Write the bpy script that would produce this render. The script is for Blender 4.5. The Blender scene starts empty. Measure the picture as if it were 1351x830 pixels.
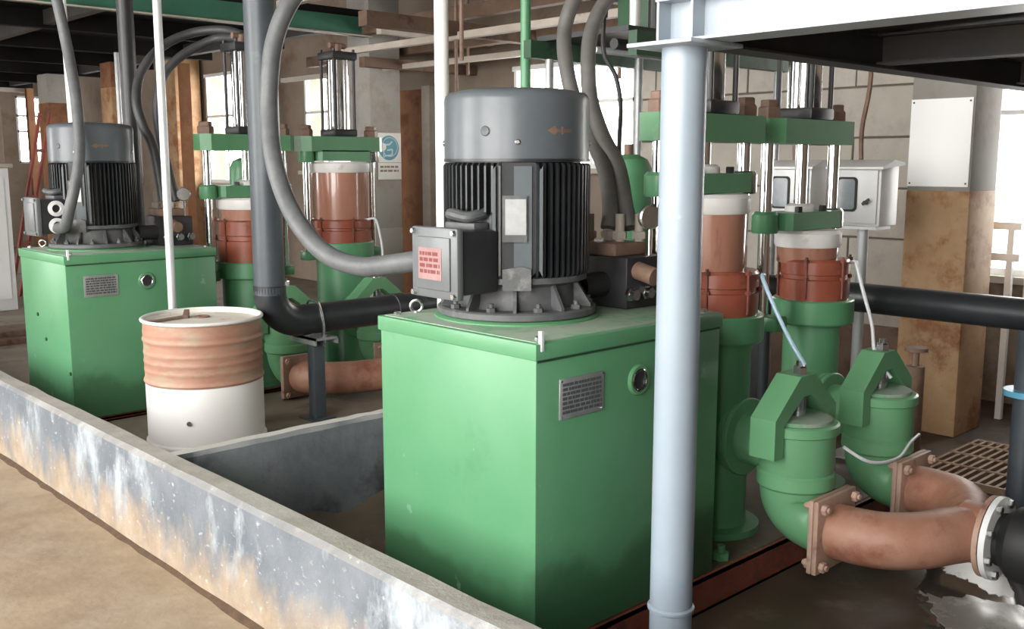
import bpy, bmesh, math, random
from mathutils import Vector, Matrix
random.seed(7)
PI = math.pi
S = bpy.context.scene
C = S.collection

# ------------------------------------------------------------------ camera
cam = bpy.data.cameras.new('camera')
cam.sensor_fit = 'HORIZONTAL'; cam.sensor_width = 36.0
cam.lens = 36.0 * 1314.0 / 1351.0
cam.clip_start = 0.05; cam.clip_end = 200
camo = bpy.data.objects.new('camera', cam); C.objects.link(camo)
camo.location = (0, 0, 1.6)
camo.rotation_euler = (math.radians(90 - 8.63), 0, math.radians(46.75 - 90))
S.camera = camo

# ------------------------------------------------------------------ world: flat bright overcast sky
W = bpy.data.worlds.new('world'); S.world = W; W.use_nodes = True
bg = W.node_tree.nodes['Background']
bg.inputs['Color'].default_value = (1.0, 0.985, 0.955, 1)
bg.inputs['Strength'].default_value = 5.2
S.view_settings.view_transform = 'Standard'
S.view_settings.look = 'None'
S.view_settings.gamma = 1
S.view_settings.use_curve_mapping = False
S.view_settings.exposure = 1.62

def portal(loc, rot, sx, sy):
    l = bpy.data.lights.new('window_portal', 'AREA'); l.shape = 'RECTANGLE'; l.size = sx; l.size_y = sy
    l.cycles.is_portal = True
    o = bpy.data.objects.new('window_portal', l); C.objects.link(o); o.location = loc; o.rotation_euler = rot
WIN = [(-2.4, 2.2), (0.2, 3.5), (5.4, 3.5), (14.5, 3.5)]      # near-side window bays (start, width)
for y, w in WIN: portal((-3.52, y + w / 2, 2.9), (0, -PI/2, 0), 4.2, w)

# ------------------------------------------------------------------ materials
MATS = {}
def mat(name, c1, c2=None, scale=6.0, rough=0.5, metal=0.0, bump=0.0, c3=None, s3=2.0, t3=(0.55, 0.65), detail=6, rvar=0.0,
        spec=0.5, stretch=(1, 1, 1), coat=0.0, bscale=None):
    m = bpy.data.materials.new(name); m.use_nodes = True
    nt = m.node_tree; N = nt.nodes; L = nt.links; b = N['Principled BSDF']
    b.inputs['Roughness'].default_value = rough; b.inputs['Metallic'].default_value = metal
    b.inputs['Specular IOR Level'].default_value = spec
    b.inputs['Coat Weight'].default_value = coat
    b.inputs['Base Color'].default_value = (*c1, 1)
    MATS[name] = m
    if c2 is None and c3 is None and not bump: return m
    tc = N.new('ShaderNodeTexCoord'); mp = N.new('ShaderNodeMapping'); mp.inputs['Scale'].default_value = stretch
    L.new(tc.outputs['Object'], mp.inputs['Vector'])
    n = N.new('ShaderNodeTexNoise'); n.inputs['Scale'].default_value = scale; n.inputs['Detail'].default_value = detail
    n.inputs['Roughness'].default_value = 0.62
    L.new(mp.outputs['Vector'], n.inputs['Vector'])
    r = N.new('ShaderNodeValToRGB'); r.color_ramp.elements[0].position = 0.32; r.color_ramp.elements[1].position = 0.68
    r.color_ramp.elements[0].color = (*c1, 1); r.color_ramp.elements[1].color = (*(c2 or c1), 1)
    L.new(n.outputs['Fac'], r.inputs['Fac']); out = r.outputs['Color']
    if c3 is not None:
        n3 = N.new('ShaderNodeTexNoise'); n3.inputs['Scale'].default_value = s3; n3.inputs['Detail'].default_value = 9
        n3.inputs['Roughness'].default_value = 0.7
        L.new(mp.outputs['Vector'], n3.inputs['Vector'])
        r3 = N.new('ShaderNodeValToRGB'); r3.color_ramp.elements[0].position = t3[0]; r3.color_ramp.elements[1].position = t3[1]
        L.new(n3.outputs['Fac'], r3.inputs['Fac'])
        mx = N.new('ShaderNodeMix'); mx.data_type = 'RGBA'
        L.new(r3.outputs['Color'], mx.inputs['Factor']); L.new(out, mx.inputs['A']); mx.inputs['B'].default_value = (*c3, 1)
        out = mx.outputs['Result']
    L.new(out, b.inputs['Base Color'])
    if rvar:
        mr = N.new('ShaderNodeMapRange'); mr.inputs['To Min'].default_value = max(0.02, rough - rvar); mr.inputs['To Max'].default_value = rough + rvar
        mr.inputs['From Min'].default_value = .3; mr.inputs['From Max'].default_value = .7
        L.new(n.outputs['Fac'], mr.inputs['Value']); L.new(mr.outputs['Result'], b.inputs['Roughness'])
    if bump:
        nb = N.new('ShaderNodeTexNoise'); nb.inputs['Scale'].default_value = bscale or scale * 4; nb.inputs['Detail'].default_value = 5
        L.new(mp.outputs['Vector'], nb.inputs['Vector'])
        bp = N.new('ShaderNodeBump'); bp.inputs['Strength'].default_value = bump; bp.inputs['Distance'].default_value = 0.01
        L.new(nb.outputs['Fac'], bp.inputs['Height']); L.new(bp.outputs['Normal'], b.inputs['Normal'])
    return m

mat('green', (.088, .262, .127), (.105, .282, .145), 3, .36, c3=(.072, .203, .102), s3=2.2, t3=(.56, .75), rvar=.06, bump=.04, bscale=30)
mat('green_dusty', (.22, .31, .22), (.28, .32, .265), 7, .7, c3=(.12, .29, .15), s3=5, t3=(.5, .62))
mat('green_dark', (.018, .06, .028), (.028, .085, .04), 5, .5, c3=(.01, .02, .012), s3=4)
mat('green_valve_lit', (.13, .335, .165), (.155, .37, .19), 5, .42, c3=(.20, .36, .225), s3=4, t3=(.55, .75))  # machine green made lighter: light on the valves put into their colour
mat('green_plate', (.085, .25, .115), (.11, .28, .14), 8, .4, c3=(.20, .29, .215), s3=6, t3=(.6, .75))
mat('motor_grey', (.085, .098, .108), (.105, .118, .128), 6, .36, coat=.05, spec=.4)
mat('motor_fin', (.014, .016, .018), (.026, .028, .031), 9, .36)
mat('motor_base', (.07, .074, .078), (.12, .122, .124), 14, .5, c3=(.21, .21, .20), s3=9, t3=(.58, .7))
mat('box_grey', (.115, .125, .13), (.145, .155, .16), 7, .38)
mat('box_side', (.02, .02, .022), (.035, .035, .04), 7, .4)
mat('steel_plate', (.30, .31, .31), (.42, .43, .43), 14, .42, .5)
mat('print_dark', (.08, .085, .09), rough=.6)
mat('print_red', (.17, .035, .035), rough=.6)
mat('label_pink', (.27, .155, .15), (.33, .205, .195), 20, .6)
mat('chrome', (.82, .83, .84), rough=.12, metal=1.0)
mat('chrome_dull', (.70, .71, .72), (.55, .56, .57), 12, .25, 1.0)
mat('black_metal', (.018, .018, .02), (.03, .03, .032), 8, .45)
mat('ceramic', (.30, .13, .085), (.40, .20, .14), 5, .22, c3=(.18, .07, .045), s3=3, stretch=(1, 1, .25), coat=.5)
mat('gland_red', (.23, .055, .03), (.30, .085, .05), 7, .33, c3=(.10, .03, .02), s3=4, coat=.2)
mat('white_slurry', (.72, .70, .67), (.80, .79, .77), 8, .45, c3=(.45, .36, .30), s3=6, t3=(.62, .75))
mat('rust', (.33, .15, .095), (.43, .235, .165), 6, .5, c3=(.22, .065, .04), s3=4, t3=(.5, .68), bump=.25)
mat('rust_flange', (.36, .215, .155), (.46, .32, .25), 9, .6, c3=(.17, .06, .04), s3=7, t3=(.56, .68), bump=.3)
mat('rust_dark', (.16, .04, .025), (.22, .065, .04), 7, .6, c3=(.05, .03, .02), s3=5, t3=(.5, .65), bump=.2)
mat('nut_brown', (.15, .09, .06), (.24, .15, .11), 12, .6, bump=.3)
mat('pipe_dark', (.05, .06, .07), (.07, .082, .094), 5, .42, c3=(.10, .112, .125), s3=7, t3=(.6, .75))
mat('pipe_black', (.018, .02, .023), (.028, .031, .035), 5, .38, c3=(.06, .062, .065), s3=5, t3=(.6, .75))
mat('hose', (.085, .09, .095), (.125, .13, .132), 14, .5, bump=.15)
mat('hose_black', (.03, .031, .033), (.05, .05, .052), 14, .5)
mat('hose_tan', (.085, .082, .078), (.13, .122, .11), 9, .55)
mat('post_paint', (.27, .325, .385), (.31, .365, .42), 3, .38, c3=(.45, .48, .49), s3=5, t3=(.64, .7))
mat('beam_paint', (.32, .365, .41), (.37, .415, .455), 3, .45, c3=(.28, .315, .345), s3=3, t3=(.62, .72))
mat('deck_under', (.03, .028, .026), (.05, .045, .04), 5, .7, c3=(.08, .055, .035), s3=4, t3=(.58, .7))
mat('galv', (.62, .65, .66), (.74, .76, .77), 9, .4, .3)
mat('white_pipe', (.83, .82, .79), (.78, .77, .73), 4, .45)
mat('white_enamel', (.78, .79, .78), (.72, .73, .73), 4, .35, c3=(.55, .52, .47), s3=3, t3=(.66, .75))
mat('glass_grey', (.22, .25, .27), (.34, .37, .39), 6, .12)
mat('rubber', (.012, .012, .013), rough=.6)
mat('concrete_outer', (.245, .175, .112), (.39, .30, .205), 3.4, .85, c3=(.41, .335, .245), s3=1.1, t3=(.46, .66), bump=.35, bscale=22, stretch=(1, 1, 1))
mat('crack_dirt', (.07, .042, .025), (.12, .075, .045), 20, .95, bump=.4)
mat('pit_wet', (.045, .03, .02), (.07, .048, .032), 2.5, .5, c3=(.17, .14, .105), s3=1.7, t3=(.54, .7), rvar=.16, bump=.25, bscale=14)
mat('pit_dry', (.16, .125, .095), (.23, .19, .15), 2.5, .7, c3=(.08, .06, .045), s3=2.2, t3=(.52, .68), bump=.3, bscale=16)
mat('sediment', (.075, .055, .04), (.12, .09, .065), 4, .7, c3=(.19, .165, .13), s3=6, t3=(.58, .7), bump=.4)
mat('drum_rust', (.38, .185, .125), (.46, .255, .18), 4, .55, c3=(.40, .30, .21), s3=3.2, t3=(.5, .62), stretch=(1, 1, 2.5), bump=.15)
mat('drum_white', (.90, .885, .855), (.92, .91, .89), 4, .5, c3=(.48, .40, .32), s3=4, t3=(.68, .76))
mat('drum_lid', (.72, .66, .56), (.80, .76, .70), 5, .5, c3=(.36, .20, .11), s3=4, t3=(.58, .66))
mat('wall_block', (.42, .385, .335), (.50, .465, .41), 2.5, .85, c3=(.35, .315, .285), s3=3, t3=(.54, .72), bump=.15)
mat('wall_joint', (.17, .14, .12), rough=.95)
mat('wall_plain', (.20, .155, .115), (.26, .21, .165), 2, .9, c3=(.15, .09, .05), s3=1.3, t3=(.55, .7))
mat('col_upper', (.27, .255, .23), (.32, .305, .28), 2, .8, c3=(.24, .18, .15), s3=2.4, t3=(.52, .7))
mat('col_lower', (.36, .205, .10), (.48, .32, .18), 3.5, .7, c3=(.28, .115, .045), s3=3.0, t3=(.5, .62), bump=.1)
mat('brown_paint', (.19, .075, .033), (.26, .12, .05), 3, .75, c3=(.11, .035, .02), s3=2, t3=(.52, .66))
mat('poster', (.93, .93, .92), rough=.55)
mat('sign_white', (.62, .62, .58), (.68, .67, .63), 8, .5)
mat('sign_teal', (.03, .17, .22), (.045, .22, .27), 6, .5)
mat('sign_pale', (.36, .52, .58), rough=.5)
mat('wood_beam', (.095, .055, .035), (.15, .095, .065), 4, .8, c3=(.06, .025, .015), s3=3)
mat('pale_beam', (.36, .31, .26), (.46, .41, .36), 4, .7, c3=(.2, .14, .1), s3=3, t3=(.6, .7))
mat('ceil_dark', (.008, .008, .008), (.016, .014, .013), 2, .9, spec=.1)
mat('green_beam', (.025, .105, .065), (.035, .135, .085), 3, .5)
mat('roof_sheet', (.10, .09, .08), (.14, .125, .11), 2, .85)
mat('red_paint', (.28, .05, .035), (.34, .075, .05), 6, .6)
mat('blue_paint', (.10, .33, .50), (.13, .38, .55), 6, .45)
mat('grate', (.34, .24, .16), (.24, .14, .08), 12, .65)
mat('tube_blue', (.36, .50, .62), rough=.3)
mat('tube_white', (.62, .64, .65), rough=.3)
mat('screen_teal', (.03, .20, .28), rough=.3)
mat('water', (.05, .045, .04), rough=.1)
MATS['water'].node_tree.nodes['Principled BSDF'].inputs['IOR'].default_value = 1.6

def curb_material():
    m = bpy.data.materials.new('concrete_curb'); m.use_nodes = True; MATS['curb'] = m
    nt = m.node_tree; N = nt.nodes; L = nt.links; b = N['Principled BSDF']; b.inputs['Roughness'].default_value = .85
    g = N.new('ShaderNodeNewGeometry'); sep = N.new('ShaderNodeSeparateXYZ'); L.new(g.outputs['Position'], sep.inputs['Vector'])
    def noise(scale, detail=8, st=(1, 1, 1)):
        mp = N.new('ShaderNodeMapping'); mp.inputs['Scale'].default_value = st; L.new(g.outputs['Position'], mp.inputs['Vector'])
        n = N.new('ShaderNodeTexNoise'); n.inputs['Scale'].default_value = scale; n.inputs['Detail'].default_value = detail
        n.inputs['Roughness'].default_value = .65; L.new(mp.outputs['Vector'], n.inputs['Vector']); return n
    def ramp(src, p0, p1, c0=(0, 0, 0), c1=(1, 1, 1)):
        r = N.new('ShaderNodeValToRGB'); r.color_ramp.elements[0].position = p0; r.color_ramp.elements[1].position = p1
        r.color_ramp.elements[0].color = (*c0, 1); r.color_ramp.elements[1].color = (*c1, 1); L.new(src, r.inputs['Fac']); return r.outputs['Color']
    def mix(f, a, bb):
        x = N.new('ShaderNodeMix'); x.data_type = 'RGBA'; L.new(f, x.inputs['Factor']); L.new(a, x.inputs['A'])
        if isinstance(bb, tuple): x.inputs['B'].default_value = (*bb, 1)
        else: L.new(bb, x.inputs['B'])
        return x.outputs['Result']
    base = ramp(noise(3).outputs['Fac'], .3, .7, (.10, .118, .14), (.21, .23, .255))
    white = ramp(noise(3.4, 9, (1, 1, .55)).outputs['Fac'], .54, .66)
    c = mix(white, base, (.38, .42, .45))
    # dried mud splashed up from the floor: height threshold broken up by noise
    nz = noise(5, 9, (1, 1, .5))
    a = N.new('ShaderNodeMath'); a.operation = 'MULTIPLY'; a.inputs[1].default_value = .75; L.new(nz.outputs['Fac'], a.inputs[0])
    s = N.new('ShaderNodeMath'); s.operation = 'SUBTRACT'; L.new(a.outputs[0], s.inputs[0]); L.new(sep.outputs['Z'], s.inputs[1])
    mud = ramp(s.outputs[0], .14, .34)
    mudc = ramp(noise(7).outputs['Fac'], .3, .7, (.27, .20, .14), (.42, .34, .255))
    c = mix(mud, c, mudc)
    spk = ramp(noise(30, 7, (1, .7, 1)).outputs['Fac'], .60, .73)
    c = mix(spk, c, (.52, .51, .48))
    # paler top faces, picked by normal
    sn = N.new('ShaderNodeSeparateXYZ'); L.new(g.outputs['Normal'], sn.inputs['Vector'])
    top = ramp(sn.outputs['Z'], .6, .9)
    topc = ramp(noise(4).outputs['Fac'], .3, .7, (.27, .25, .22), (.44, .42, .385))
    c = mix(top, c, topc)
    L.new(c, b.inputs['Base Color'])
    bp = N.new('ShaderNodeBump'); bp.inputs['Strength'].default_value = .5; bp.inputs['Distance'].default_value = .012
    L.new(noise(22, 6).outputs['Fac'], bp.inputs['Height']); L.new(bp.outputs['Normal'], b.inputs['Normal'])
curb_material()

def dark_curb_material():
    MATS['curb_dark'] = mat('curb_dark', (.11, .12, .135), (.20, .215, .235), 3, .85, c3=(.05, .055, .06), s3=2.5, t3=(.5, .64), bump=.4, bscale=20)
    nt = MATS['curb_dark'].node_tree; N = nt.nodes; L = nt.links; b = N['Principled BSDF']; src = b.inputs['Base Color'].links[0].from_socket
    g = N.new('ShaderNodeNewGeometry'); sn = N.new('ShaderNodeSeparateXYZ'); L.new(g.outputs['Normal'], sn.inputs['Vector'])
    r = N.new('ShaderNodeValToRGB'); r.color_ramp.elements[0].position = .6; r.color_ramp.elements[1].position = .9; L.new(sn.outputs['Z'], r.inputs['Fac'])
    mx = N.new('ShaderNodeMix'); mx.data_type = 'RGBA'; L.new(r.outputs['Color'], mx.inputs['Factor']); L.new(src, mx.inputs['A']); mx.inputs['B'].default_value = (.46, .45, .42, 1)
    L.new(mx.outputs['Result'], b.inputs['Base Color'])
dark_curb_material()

def tank_paint():  # tank green, darker towards the bottom with a noise-broken edge
    m = MATS['green'].copy(); m.name = 'green_dark_foot'; MATS['green_dark_foot'] = m
    nt = m.node_tree; N = nt.nodes; L = nt.links; b = N['Principled BSDF']; src = b.inputs['Base Color'].links[0].from_socket
    tc = N.new('ShaderNodeTexCoord'); sp = N.new('ShaderNodeSeparateXYZ'); L.new(tc.outputs['Object'], sp.inputs['Vector'])
    n = N.new('ShaderNodeTexNoise'); n.inputs['Scale'].default_value = 2.6; n.inputs['Detail'].default_value = 5; L.new(tc.outputs['Object'], n.inputs['Vector'])
    a = N.new('ShaderNodeMath'); a.operation = 'MULTIPLY_ADD'; a.inputs[1].default_value = .5; a.inputs[2].default_value = .0; L.new(n.outputs['Fac'], a.inputs[0])
    d = N.new('ShaderNodeMath'); d.operation = 'SUBTRACT'; L.new(a.outputs[0], d.inputs[0]); L.new(sp.outputs['Z'], d.inputs[1])
    r = N.new('ShaderNodeValToRGB'); r.color_ramp.elements[0].position = -.0; r.color_ramp.elements[1].position = .06; r.color_ramp.elements[1].color = (.7, .7, .7, 1)
    L.new(d.outputs[0], r.inputs['Fac'])
    mx = N.new('ShaderNodeMix'); mx.data_type = 'RGBA'; L.new(r.outputs['Color'], mx.inputs['Factor']); L.new(src, mx.inputs['A']); mx.inputs['B'].default_value = (.045, .13, .06, 1)
    # pale scuffs
    n2 = N.new('ShaderNodeTexNoise'); n2.inputs['Scale'].default_value = 11; n2.inputs['Detail'].default_value = 8; L.new(tc.outputs['Object'], n2.inputs['Vector'])
    r2 = N.new('ShaderNodeValToRGB'); r2.color_ramp.elements[0].position = .70; r2.color_ramp.elements[1].position = .74; L.new(n2.outputs['Fac'], r2.inputs['Fac'])
    m2 = N.new('ShaderNodeMix'); m2.data_type = 'RGBA'; L.new(r2.outputs['Color'], m2.inputs['Factor']); L.new(mx.outputs['Result'], m2.inputs['A']); m2.inputs['B'].default_value = (.20, .36, .24, 1)
    L.new(m2.outputs['Result'], b.inputs['Base Color'])
tank_paint()

def pane_material():
    m = bpy.data.materials.new('pane_glass'); m.use_nodes = True; MATS['pane'] = m
    nt = m.node_tree; N = nt.nodes; L = nt.links
    t = N.new('ShaderNodeBsdfTransparent'); g = N.new('ShaderNodeBsdfGlossy'); g.inputs['Roughness'].default_value = .05
    mx = N.new('ShaderNodeMixShader'); mx.inputs['Fac'].default_value = .08
    L.new(t.outputs[0], mx.inputs[1]); L.new(g.outputs[0], mx.inputs[2]); L.new(mx.outputs[0], N['Material Output'].inputs['Surface'])
pane_material()

# ------------------------------------------------------------------ mesh helpers
def frame(axis):
    a = Vector(axis).normalized()
    t = Vector((0, 0, 1)) if abs(a.z) < .9 else Vector((1, 0, 0))
    u = t.cross(a).normalized(); v = a.cross(u).normalized()
    return a, u, v

class MB:
    def __init__(s): s.v = []; s.f = []; s.c = [(0, 0)]
    def cut(s): s.c.append((len(s.v), len(s.f))); return s
    def each(s, name, m, parent, **k):
        # one object per piece marked with cut()
        s.cut(); out = []
        for (v0, f0), (v1, f1) in zip(s.c, s.c[1:]):
            if v1 > v0:
                q = MB(); q.v = s.v[v0:v1]; q.f = [tuple(i - v0 for i in f) for f in s.f[f0:f1]]; out.append(q.build(name, m, parent, **k))
        return out
    def add(s, vs, fs):
        n = len(s.v); s.v += [tuple(v) for v in vs]; s.f += [tuple(i + n for i in f) for f in fs]; return s
    def box(s, a, b, bev=0.0):
        x0, y0, z0 = [min(p, q) for p, q in zip(a, b)]; x1, y1, z1 = [max(p, q) for p, q in zip(a, b)]
        vs = [(x0, y0, z0), (x1, y0, z0), (x1, y1, z0), (x0, y1, z0), (x0, y0, z1), (x1, y0, z1), (x1, y1, z1), (x0, y1, z1)]
        fs = [(0, 3, 2, 1), (4, 5, 6, 7), (0, 1, 5, 4), (1, 2, 6, 5), (2, 3, 7, 6), (3, 0, 4, 7)]
        if bev:
            bm = bmesh.new(); bv = [bm.verts.new(v) for v in vs]
            for f in fs: bm.faces.new([bv[i] for i in f])
            bmesh.ops.bevel(bm, geom=list(bm.edges), offset=bev, segments=2, profile=.5, affect='EDGES')
            bm.verts.index_update(); s.add([v.co[:] for v in bm.verts], [[v.index for v in f.verts] for f in bm.faces]); bm.free()
        else: s.add(vs, fs)
        return s
    def bar(s, p0, p1, w, h, upv=(0, 0, 1)):
        p0 = Vector(p0); p1 = Vector(p1); a = (p1 - p0).normalized(); u = Vector(upv)
        sd = a.cross(u)
        if sd.length < 1e-4: sd = a.cross(Vector((1, 0, 0)))
        sd.normalize(); u = sd.cross(a).normalized(); sd *= w / 2; u *= h / 2
        vs = [p0 - sd - u, p0 + sd - u, p0 + sd + u, p0 - sd + u, p1 - sd - u, p1 + sd - u, p1 + sd + u, p1 - sd + u]
        s.add(vs, [(0, 3, 2, 1)[::-1], (4, 5, 6, 7)[::-1], (0, 1, 5, 4)[::-1], (1, 2, 6, 5)[::-1], (2, 3, 7, 6)[::-1], (3, 0, 4, 7)[::-1]]); return s
    def lathe(s, prof, o=(0, 0, 0), axis=(0, 0, 1), n=32, caps=True, a0=0, a1=None):
        a, u, v = frame(axis); o = Vector(o); full = a1 is None
        m = n if full else n + 1
        vs = []
        for r, h in prof:
            for k in range(m):
                t = 2 * PI * k / n if full else a0 + (a1 - a0) * k / n
                vs.append(o + a * h + (u * math.cos(t) + v * math.sin(t)) * r)
        fs = []
        for i in range(len(prof) - 1):
            for k in range(n if full else n):
                k2 = (k + 1) % m
                fs.append((i * m + k, i * m + k2, (i + 1) * m + k2, (i + 1) * m + k))
        if caps and full:
            fs.append(tuple(range(m))[::-1]); fs.append(tuple((len(prof) - 1) * m + k for k in range(m)))
        s.add(vs, fs); return s
    def cyl(s, p0, p1, r0, r1=None, n=24, ch=0.0):
        p0 = Vector(p0); p1 = Vector(p1); h = (p1 - p0).length; r1 = r0 if r1 is None else r1
        pr = [(r0, 0), (r1, h)] if not ch else [(r0 - ch, 0), (r0, ch), (r1, h - ch), (r1 - ch, h)]
        return s.lathe(pr, p0, p1 - p0, n)
    def tube(s, pts, r, n=14, smooth=6, closed_ends=True, ridge=0.0):
        P = [Vector(p) for p in pts]; Q = []
        if smooth:
            for i in range(len(P) - 1):
                a = P[max(i - 1, 0)]; b = P[i]; c = P[i + 1]; d = P[min(i + 2, len(P) - 1)]
                for k in range(smooth):
                    t = k / smooth
                    Q.append(.5 * ((2 * b) + (c - a) * t + (2 * a - 5 * b + 4 * c - d) * t * t + (3 * b - a - 3 * c + d) * t ** 3))
            Q.append(P[-1])
        else: Q = P
        rr = r if callable(r) else (lambda t: r)
        T = [(Q[min(i + 1, len(Q) - 1)] - Q[max(i - 1, 0)]).normalized() for i in range(len(Q))]
        _, u, _ = frame(T[0]); vs = []
        for i, q in enumerate(Q):
            u = (u - T[i] * u.dot(T[i])).normalized(); w = T[i].cross(u); R = rr(i / (len(Q) - 1))
            if ridge and i % 2: R += ridge
            for k in range(n):
                t = 2 * PI * k / n; vs.append(q + (u * math.cos(t) + w * math.sin(t)) * R)
        fs = [(i * n + k, i * n + (k + 1) % n, (i + 1) * n + (k + 1) % n, (i + 1) * n + k) for i in range(len(Q) - 1) for k in range(n)]
        if closed_ends: fs.append(tuple(range(n))[::-1]); fs.append(tuple((len(Q) - 1) * n + k for k in range(n)))
        s.add(vs, fs); return s
    def prism(s, poly, o, ux, uy, uz, t):
        # 2D outline in (ux,uy) extruded by t along uz
        o = Vector(o); ux = Vector(ux); uy = Vector(uy); uz = Vector(uz); n = len(poly)
        lo = [o + ux * x + uy * y for x, y in poly]; hi = [p + uz * t for p in lo]
        s.add(lo + hi, [tuple(range(n))[::-1], tuple(range(n, 2 * n))] + [(i, (i + 1) % n, n + (i + 1) % n, n + i) for i in range(n)]); return s
    def hexnut(s, p, axis, r, h): return s.lathe([(r, 0), (r, h * .85), (r * .86, h)], p, axis, 6)
    def torus(s, o, axis, R, r, n=32, k=10):
        pr = [(R + r * math.cos(2 * PI * i / k), r * math.sin(2 * PI * i / k)) for i in range(k + 1)]
        return s.lathe(pr, o, axis, n, caps=False)
    def build(s, name, m, parent=None, smooth=32, origin=None, label=None):
        me = bpy.data.meshes.new(name)
        o = bpy.data.objects.new(name, me)
        if parent is not None:
            org = Vector(parent['_o']) if '_o' in parent else parent.location
        elif origin is not None: org = Vector(origin)
        else:
            xs = [v[0] for v in s.v]; ys = [v[1] for v in s.v]; zs = [v[2] for v in s.v]
            org = Vector(((min(xs) + max(xs)) / 2, (min(ys) + max(ys)) / 2, min(zs)))
        me.from_pydata([(v[0] - org.x, v[1] - org.y, v[2] - org.z) for v in s.v], [], s.f)
        bm = bmesh.new(); bm.from_mesh(me); bmesh.ops.recalc_face_normals(bm, faces=bm.faces); bm.to_mesh(me); bm.free()
        me.materials.append(MATS[m])
        if smooth:
            me.shade_smooth(); me.set_sharp_from_angle(angle=math.radians(smooth))
        C.objects.link(o)
        if parent is not None: o.parent = parent
        else: o.location = org
        o['_o'] = (org.x, org.y, org.z)
        if label: o['label'] = label
        return o

def tag(o, label, cat, group=None):
    o['label'] = label; o['category'] = cat
    if group: o['group'] = group
    return o
def thing(name, loc, label, cat, group=None):
    o = bpy.data.objects.new(name, None); o.empty_display_size = .1; C.objects.link(o); o.location = loc
    o['_o'] = tuple(loc); return tag(o, label, cat, group)
def struct(o): o['kind'] = 'structure'; return o
def circ(n, r, a0=0): return [(r * math.cos(a0 + 2 * PI * k / n), r * math.sin(a0 + 2 * PI * k / n)) for k in range(n)]
V = Vector
ZF = -0.14      # pit floor by the near machine
ZB = -0.03      # pit floor by the far machine

# ================================================================== STRUCTURE
# floors
struct(MB().box((-4, -6, -.4), (1.62, 22, 0)).build('floor', 'concrete_outer'))
struct(MB().box((1.62, -6, -.5), (9, 3.84, ZF)).build('floor', 'pit_wet'))
struct(MB().box((1.62, 3.84, -.5), (9, 22, ZB)).build('floor', 'pit_dry'))

# curb walls (slightly wavy cast concrete)
def curb(name, x0, x1, y0, y1, z0, z1, m, along):
    mb = MB(); n = 60; vs = []; rnd = random.Random(3)
    for i in range(n + 1):
        t = i / n; j = [rnd.uniform(-.004, .004) for _ in range(6)]
        if along == 'y':
            y = y0 + (y1 - y0) * t
            sec = [(x0 - .012 + j[0], y, z0), (x0 + j[1], y, z1 - .018), (x0 + .018 + j[2], y, z1 + j[3] * .5), (x1 - .014 + j[4], y, z1 + j[3] * .5), (x1 + j[5], y, z1 - .015), (x1, y, z0)]
        else:
            x = x0 + (x1 - x0) * t
            sec = [(x, y0, z0), (x, y0 + j[1], z1 - .018), (x, y0 + .016 + j[2], z1 + j[3] * .5), (x, y1 - .012 + j[4], z1 + j[3] * .5), (x, y1 + j[5], z1 - .015), (x, y1, z0)]
        vs += sec
    fs = [(i * 6 + k, i * 6 + k + 1, (i + 1) * 6 + k + 1, (i + 1) * 6 + k) for i in range(n) for k in range(5)]
    fs += [tuple(range(6)), tuple(n * 6 + k for k in range(6))]
    mb.add(vs, fs); return struct(mb.build(name, m, smooth=25))
curb('wall_curb_front', 1.605, 1.715, -1.0, 11.6, -.2, .42, 'curb', 'y')
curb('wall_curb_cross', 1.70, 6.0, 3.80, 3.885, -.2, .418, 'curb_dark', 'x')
# dark dirt line where curb meets floor
mb = MB(); rnd = random.Random(5); vs = []; n = 120
for i in range(n + 1):
    y = -1 + 12.6 * i / n; w = .004 + .014 * rnd.random()
    vs += [(1.60, y, .012), (1.592 - w, y, .006), (1.588 - w - .006, y, .0)]
mb.add(vs, [(i * 3 + k, i * 3 + k + 1, i * 3 + k + 4, i * 3 + k + 3) for i in range(n) for k in range(2)])
struct(mb.build('trim_dirt_line', 'crack_dirt'))
# sediment bank in the pit corner by the cross curb
mb = MB(); nx, ny = 24, 10; vs = []
for i in range(nx + 1):
    for j in range(ny + 1):
        x = 1.72 + 2.2 * i / nx; y = 3.795 - .7 * j / ny; q = j / ny
        z = ZF + (.15 * (1 - q) ** 1.4 + .03 * math.sin(i * 1.3 + j) * (1 - q)) * (1 if i < nx else 0) + (.004 if j < ny else -.01)
        vs.append((x, y, z))
mb.add(vs, [(i * (ny + 1) + j, (i + 1) * (ny + 1) + j, (i + 1) * (ny + 1) + j + 1, i * (ny + 1) + j + 1) for i in range(nx) for j in range(ny)])
o = mb.build('sediment', 'sediment'); tag(o, 'brown silt banked in the pit against the cross curb', 'silt'); o['kind'] = 'stuff'

# near-side wall with big window openings (behind the camera, lets the daylight in)
mb = MB(); mb.box((-3.8, -6, -.4), (-3.5, 22, .8)); mb.box((-3.8, -6, 5.0), (-3.5, 22, 5.6))
ys = [-6] + [v for y, w in WIN for v in (y, y + w)] + [22]
for a, b in zip(ys[::2], ys[1::2]): mb.box((-3.8, a, .8), (-3.5, b, 5.0))
struct(mb.build('wall_left', 'wall_plain', smooth=0))
for i, (y, ww) in enumerate(WIN):
    f = MB(); f.box((-3.7, y, .8), (-3.62, y + ww, .9)); f.box((-3.7, y, 4.9), (-3.62, y + ww, 5.0))
    for k in range(4): f.box((-3.7, y + k * (ww - .06) / 3, .9), (-3.62, y + k * (ww - .06) / 3 + .06, 4.9))
    f.box((-3.7, y, 3.2), (-3.62, y + ww, 3.28))
    struct(f.build('window_%d' % (i + 1), 'white_enamel', smooth=0))
struct(MB().box((-3.8, -6.3, -.4), (9.3, -6, 5.6)).build('wall_rear', 'wall_plain', smooth=0))

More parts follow.
